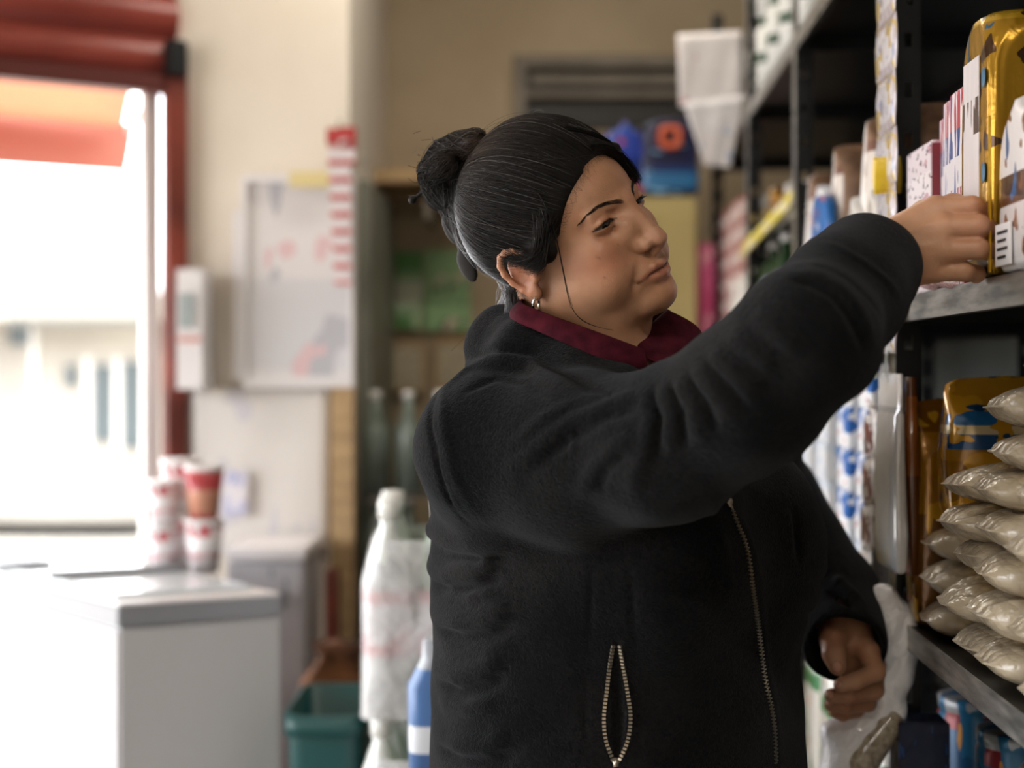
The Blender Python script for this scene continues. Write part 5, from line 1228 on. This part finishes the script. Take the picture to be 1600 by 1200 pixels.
# sack and stick in the corner beyond the bin
SAK = noisy(mat('brown_sacking', '6E4426', .9), '4E3020', '85552F', 9, 4, bump=.8, bscale=30, dist=.01)
bm = loft([(0, .10, .09, 0, 0, 3), (.15, .13, .11), (.36, .12, .10), (.54, .11, .10, .01), (.66, .08, .07), (.71, .04, .04), (.74, .06, .05)], 30, jit=.008, seed=4); o = bm_obj('sack', bm, SAK); o.location = (at(532, 1000, 3.05)[0], 3.05, 0); tag(o, 'lumpy brown sack standing in the corner behind the teal bin', 'sack')
o = pxbox('wooden_board', 508, 526, 892, 1500, 3.42, .05, RED, 'narrow reddish-brown board leaning by the timber post', 'board')
# wall pieces on the pier
GLS = printed('poster_print', [(0, 'D9D6D8'), (.04, 'CFCED2'), (.5, 'DAD6D6')], rough=.12, blot=('B4B4BC', (2.2, 2, 2.4), .60), blot2=('D8B8BC', (3, 3, 4), .64), coat=1.0)
WHF = mat('white_plastic_frame', 'DCD8D8', .35)
nb = thing('notice_board', tuple(at(465, 605, 3.58)), 'white framed glossy notice board on the sunlit pier', 'notice board')
pxb('print', 384, 548, 282, 590, 3.585, .012, GLS, nb)
for nm, a in (('frame', (378, 552, 272, 284)), ('frame', (378, 552, 588, 606)), ('frame', (376, 386, 284, 588)), ('frame', (545, 552, 284, 588))): pxb(nm, *a, 3.57, .035, WHF, nb)
pxb('edge_strip', 364, 375, 330, 592, 3.575, .03, WHF, nb); pxb('yellow_sticker', 452, 518, 268, 292, 3.562, .004, mat('pale_yellow_card', 'D8C890', .6), nb)
paper('poster', [(300, 606), (515, 608), (512, 876), (300, 860)], 3.592, printed('pale_poster_print', [(0, 'D2CCC6'), (1, 'D6D0CA')], rough=.6, blot=('C4C0C4', (3, 3, 3), .6)), 'large pale poster pasted on the pier under the notice board', cat='poster', wob=.002)
paper('poster', [(352, 735), (388, 735), (388, 805), (352, 805)], 3.57, printed('blue_doodle', [(0, 'D4CED0'), (1, 'D4CED0')], rough=.6, blot=('A8AAC8', 3, .52)), 'small sheet with a pale blue drawing above the back freezer', cat='poster', wob=.001)
ds = thing('wall_dispenser', tuple(at(297, 600, 3.40)), 'slim white wall dispenser with grey print beside the red door frame', 'dispenser')
pxb('case', 276, 316, 420, 608, 3.46, .12, WHF, ds); pxb('label', 279, 303, 458, 512, 3.452, .006, mat('grey_print', '98A0A0', .5), ds); pxb('stripe', 278, 314, 526, 534, 3.452, .006, mat('pink_stripe', 'C89088', .5), ds)
# hanging strip of red and white packs
RW = [printed('red_pack', [(0, 'A82A2C'), (.2, 'B43234')], rough=.4, blot=('D8C4C4', (3, 3, 2), .62)), printed('white_red_pack', [(0, 'C8605E'), (.22, 'DCD4D6'), (.9, 'C46A66')], rough=.4)]
rs = thing('hanging_pack_strip', tuple(at(532, 205, 3.45)), 'hanging column of red and white packs at the pier corner', 'packs')
for k in range(9):
    y0 = 203+k*27 if k else 200; dx = 3 if k < 2 else 0
    pxb('pack', 510+k*1.6, 548+dx*2, y0, y0+25, 3.45, .03, RW[0] if k in (0,) else RW[1], rs)
pxb('red_header', 532, 556, 198, 256, 3.49, .02, RW[0], rs)
tube('hook', [at(530, 200, 3.47), at(530, 190, 3.5), at(530, 188, 3.61)], .003, FG, None); sub(bpy.data.objects['hook.001'] if 'hook.001' in bpy.data.objects else bpy.data.objects['hook'], rs)
# chest freezer
FW = printed('freezer_white', [(0, 'B4B2B6'), (1, 'B4B2B6')], rough=.35, kind='Object', blot=('70707A', (38, 38, 14), .72)); FGY = mat('freezer_side', 'A9A8A8', .45); FBD = mat('freezer_band', '85868A', .4, .3)
zt = .90
def ray(px, py): y = (CZ-zt)*F/(py-575.); return np.array([(px-800)/F*y, y])
c0 = ray(185, 943); c1 = ray(440, 926); dl = np.array([-math.sin(math.radians(42)), math.cos(math.radians(42))]); ln = 1.05
dl = np.array([-.90, .44]); dl /= np.linalg.norm(dl)
dl = np.array([-math.sin(math.radians(43)), math.cos(math.radians(43))])
c3 = c0+dl*.78; c2 = c1+dl*.74
ctr = (c0+c1+c2+c3)/4
cf_z = thing('chest_freezer', (ctr[0], ctr[1], 0), 'white chest freezer with a grey band along its rim in the left foreground', 'freezer')
ins = lambda P, k: [tuple(ctr+(p-ctr)*k) for p in P]
q4 = [c0, c1, c2, c3]
sub(bm_obj('cabinet_body', prism(ins(q4, .985), .06, zt-.045, .008), FW, None, False), cf_z)
d01 = (c1-c0)/np.linalg.norm(c1-c0); nn = np.array([d01[1], -d01[0]])
sub(bm_obj('end_panel', prism([tuple(c0*.0+c0+d01*.004+nn*(-.002)), tuple(c1-d01*.004+nn*(-.002)), tuple(c1-d01*.004+nn*.004), tuple(c0+d01*.004+nn*.004)], .07, zt-.048, .001), FGY, None, False), cf_z)
sub(bm_obj('rim_band', prism(ins(q4, 1.0), zt-.046, zt-.006, .003), FBD, None, False), cf_z)
sub(bm_obj('rim_top', prism(ins(q4, .995), zt-.006, zt, .002), WHF, None, False), cf_z)
LIDG = mat('lid_glass', 'C9D0D4', .08, spec=.8)
sub(bm_obj('sliding_lid', prism(ins(q4, .84), zt, zt+.010, .002), LIDG, None, False), cf_z)
e0 = c0+(c3-c0)*.42; e1 = c1+(c2-c1)*.42
tube('lid_frame', [(*(ctr+(e0-ctr)*.86), zt+.016), (*(ctr+(e1-ctr)*.86), zt+.016)], .008, FBD, None); sub(bpy.data.objects['lid_frame'], cf_z)
tr4 = [c3+(p-c3)*.36+dl*.02 for p in q4]
o = bm_obj('tray', prism([tuple(p) for p in tr4], zt+.011, zt+.022, .003), FBD, None, False); o.name = 'serving_tray'; tag(o, 'grey tray with pale papers lying on the far left of the freezer', 'tray')
# tubs stacked on the freezer
TBR = printed('red_tub_print', [(0, 'A85A50'), (.14, 'B88068'), (.62, 'A03238'), (.9, 'C05858')], rough=.4); TBW = printed('white_tub_print', [(0, 'D8D0D2'), (.3, 'C8A0A4'), (.42, 'DCD6D8'), (.75, 'B4545A')], rough=.4, blot=('DCD8DA', (3, 3, 4), .5))
def tub(x, y, z, m, label, s=1.):
    t = thing('food_tub', (x, y, z), label, 'tub', 'stacked tubs on the freezer'); bm_obj('cup', loft([(0, .034*s, .034*s), (.115*s, .046*s, .046*s)], 28), m, t); bm_obj('lid', loft([(.115*s, .049*s, .049*s), (.125*s, .049*s, .049*s), (.127*s, .046*s, .046*s)], 28), WHF, t); return t
for nm, px, Y, m_, sc in (('left small', 255, 3.02, (TBW, TBW), .75), ('middle', 283, 3.06, (TBW, TBW), .92), ('right', 319, 3.0, (TBW, TBR), .88)):
    for k in range(2):
        x = (px-800)/F*Y; tub(x, Y, zt+.0005+k*.128*sc, m_[k], f"{['lower', 'upper'][k]} tub of the {nm} stack on the freezer", sc)
# second white freezer behind
f2 = thing('small_freezer', (-.62, 3.35, 0), 'smaller white freezer standing against the pier behind the first', 'freezer')
a = at(352, 858, 3.28); b = at(474, 858, 3.28); hz = a[2]
sub(box('cabinet_body', (b[0]-a[0], .26, hz-.03), ((a[0]+b[0])/2, 3.43, (hz-.03)/2), FW, None, .008), f2); sub(box('lid', (b[0]-a[0]+.01, .28, .03), ((a[0]+b[0])/2, 3.43, hz-.015), WHF, None, .006), f2)
pxb('badge', 432, 446, 925, 950, 3.27, .02, FBD, f2)
# teal bin
TEAL = mat('teal_plastic', '083E3E', .4); bn_ = thing('bin', (-.34, 2.62, 0), 'teal plastic bin with a thick rim on the floor beside the freezer', 'bin')
a = at(453, 1100, 2.62); b = at(578, 1100, 2.62); w_ = (b[0]-a[0])/2; cx_ = (a[0]+b[0])/2; hb_ = a[2]
bm = loft([(0, w_*.74, .10, 0, 0, 6), (hb_-.04, w_*.95, .13, 0, 0, 6), (hb_, w_*.97, .135, 0, 0, 6), (hb_, w_*.90, .125, 0, 0, 6), (.04, w_*.70, .09, 0, 0, 6)], 40, cap=True); o = bm_obj('tub', bm, TEAL); o.location = (cx_, 2.66, 0); sub(o, bn_)
bm = loft([(hb_-.035, w_*.97, .135, 0, 0, 6), (hb_-.035, w_*1.02, .145, 0, 0, 6), (hb_-.002, w_*1.03, .147, 0, 0, 6), (hb_-.002, w_*.93, .130, 0, 0, 6)], 40, cap=False); o = bm_obj('rim', bm, TEAL); o.location = (cx_, 2.66, 0); sub(o, bn_)
# shrink-wrapped packs of big drink bottles
PET = mat('cloudy_bottle', 'C9CCC8', .12, spec=.6, coat=.4); PEG = mat('green_bottle', '4E7A3C', .15, spec=.6, coat=.4); CAPS = mat('bottle_cap', 'D8D8D4', .4); LBR = printed('red_white_label', [(0, 'C8565A'), (.18, 'D9D4D4'), (.80, 'C25256')], rough=.4, blot=('B83A48', (3, 3, 2.5), .60))
WRP = mat('shrink_film', 'E8E8EA', .22, trans=.55, ior=1.1, coat=.6); noisy(WRP, 'DADADC', 'F0F0F2', 12, bump=.9, bscale=22, dist=.02); 
SODA = [(0, .034, .034), (.008, .041, .041), (.06, .039, .039), (.12, .0425, .0425), (.215, .0425, .0425), (.255, .034, .034), (.305, .016, .016), (.325, .014, .014)]
def six(x, y, z, rz, label, cols_=2, rows_=3):
    t = thing('bottle_pack', (x, y, z), label, 'bottle pack', 'wrapped packs of drink bottles behind her back', rz); n = 0
    for i in range(cols_):
        for j in range(rows_):
            g = (i == cols_-1)
            o = bm_obj('bottle', loft(SODA, 24), PEG if g else PET, t); o.location = ((i-(cols_-1)/2)*.087, (j-(rows_-1)/2)*.087, 0)
            c = bm_obj('cap', loft([(.318, .019, .019), (.346, .019, .019), (.348, .017, .017)], 16), CAPS, o); l_ = bm_obj('label', loft([(.10, .0425, .0425), (.125, .0436, .0436), (.205, .0436, .0436)], 24, cap=False), LBR, o)
    bm = loft([(.001, .091, .135, 0, 0, 7), (.10, .0905, .134, 0, 0, 6), (.215, .090, .133, 0, 0, 6), (.285, .072, .115, 0, 0, 4)], 44, cap=False, jit=.0015, seed=int(z*10)); o = bm_obj('wrap', bm, WRP, t)
    return t
RDB = mat('red_band', 'B8484A', .4)
for k in range(4):
    six(-.165, 2.36, .03+k*.325-.26+.0 if k else .0, .10*(1 if k % 2 else -.6), ['lowest pack of wrapped drink bottles, on the floor', 'second pack of wrapped drink bottles from the floor', 'third pack of wrapped drink bottles, below the top one', 'topmost pack of wrapped drink bottles behind her back'][k]) if False else None
for k in range(3):
    six(-.160, 2.40, .06+k*.354, (.08, -.10, .05)[k], ['lowest pack of wrapped drink bottles, on the floor', 'middle pack of wrapped drink bottles, seen beside the bin', 'topmost pack of wrapped drink bottles behind her back'][k])
o = bm_obj('water_container', loft([(0, .036, .04, 0, 0, 4), (.19, .038, .042, 0, 0, 4), (.225, .02, .02), (.25, .018, .018)], 28), printed('blue_white_container', [(0, '3C5C8C'), (.40, 'C8CCD4'), (.55, '3A6298'), (.85, '8A8E96')], rough=.3)); o.location = (at(681, 1100, 1.99)[0], 1.99, .70); tag(o, 'blue and white container tucked behind her lower back', 'container')
pt = box('pallet', (.20, .28, .058), (-.160, 2.40, .029), CRM, None, .004); tag(pt, 'low dark pallet under the drink bottle packs', 'pallet')
st = box('stool', (.11, .12, o.location[2]-.002), (o.location[0]-.0, 1.99, (o.location[2]-.002)/2), CRM, None, .005); tag(st, 'dark crate under the blue and white container', 'crate')
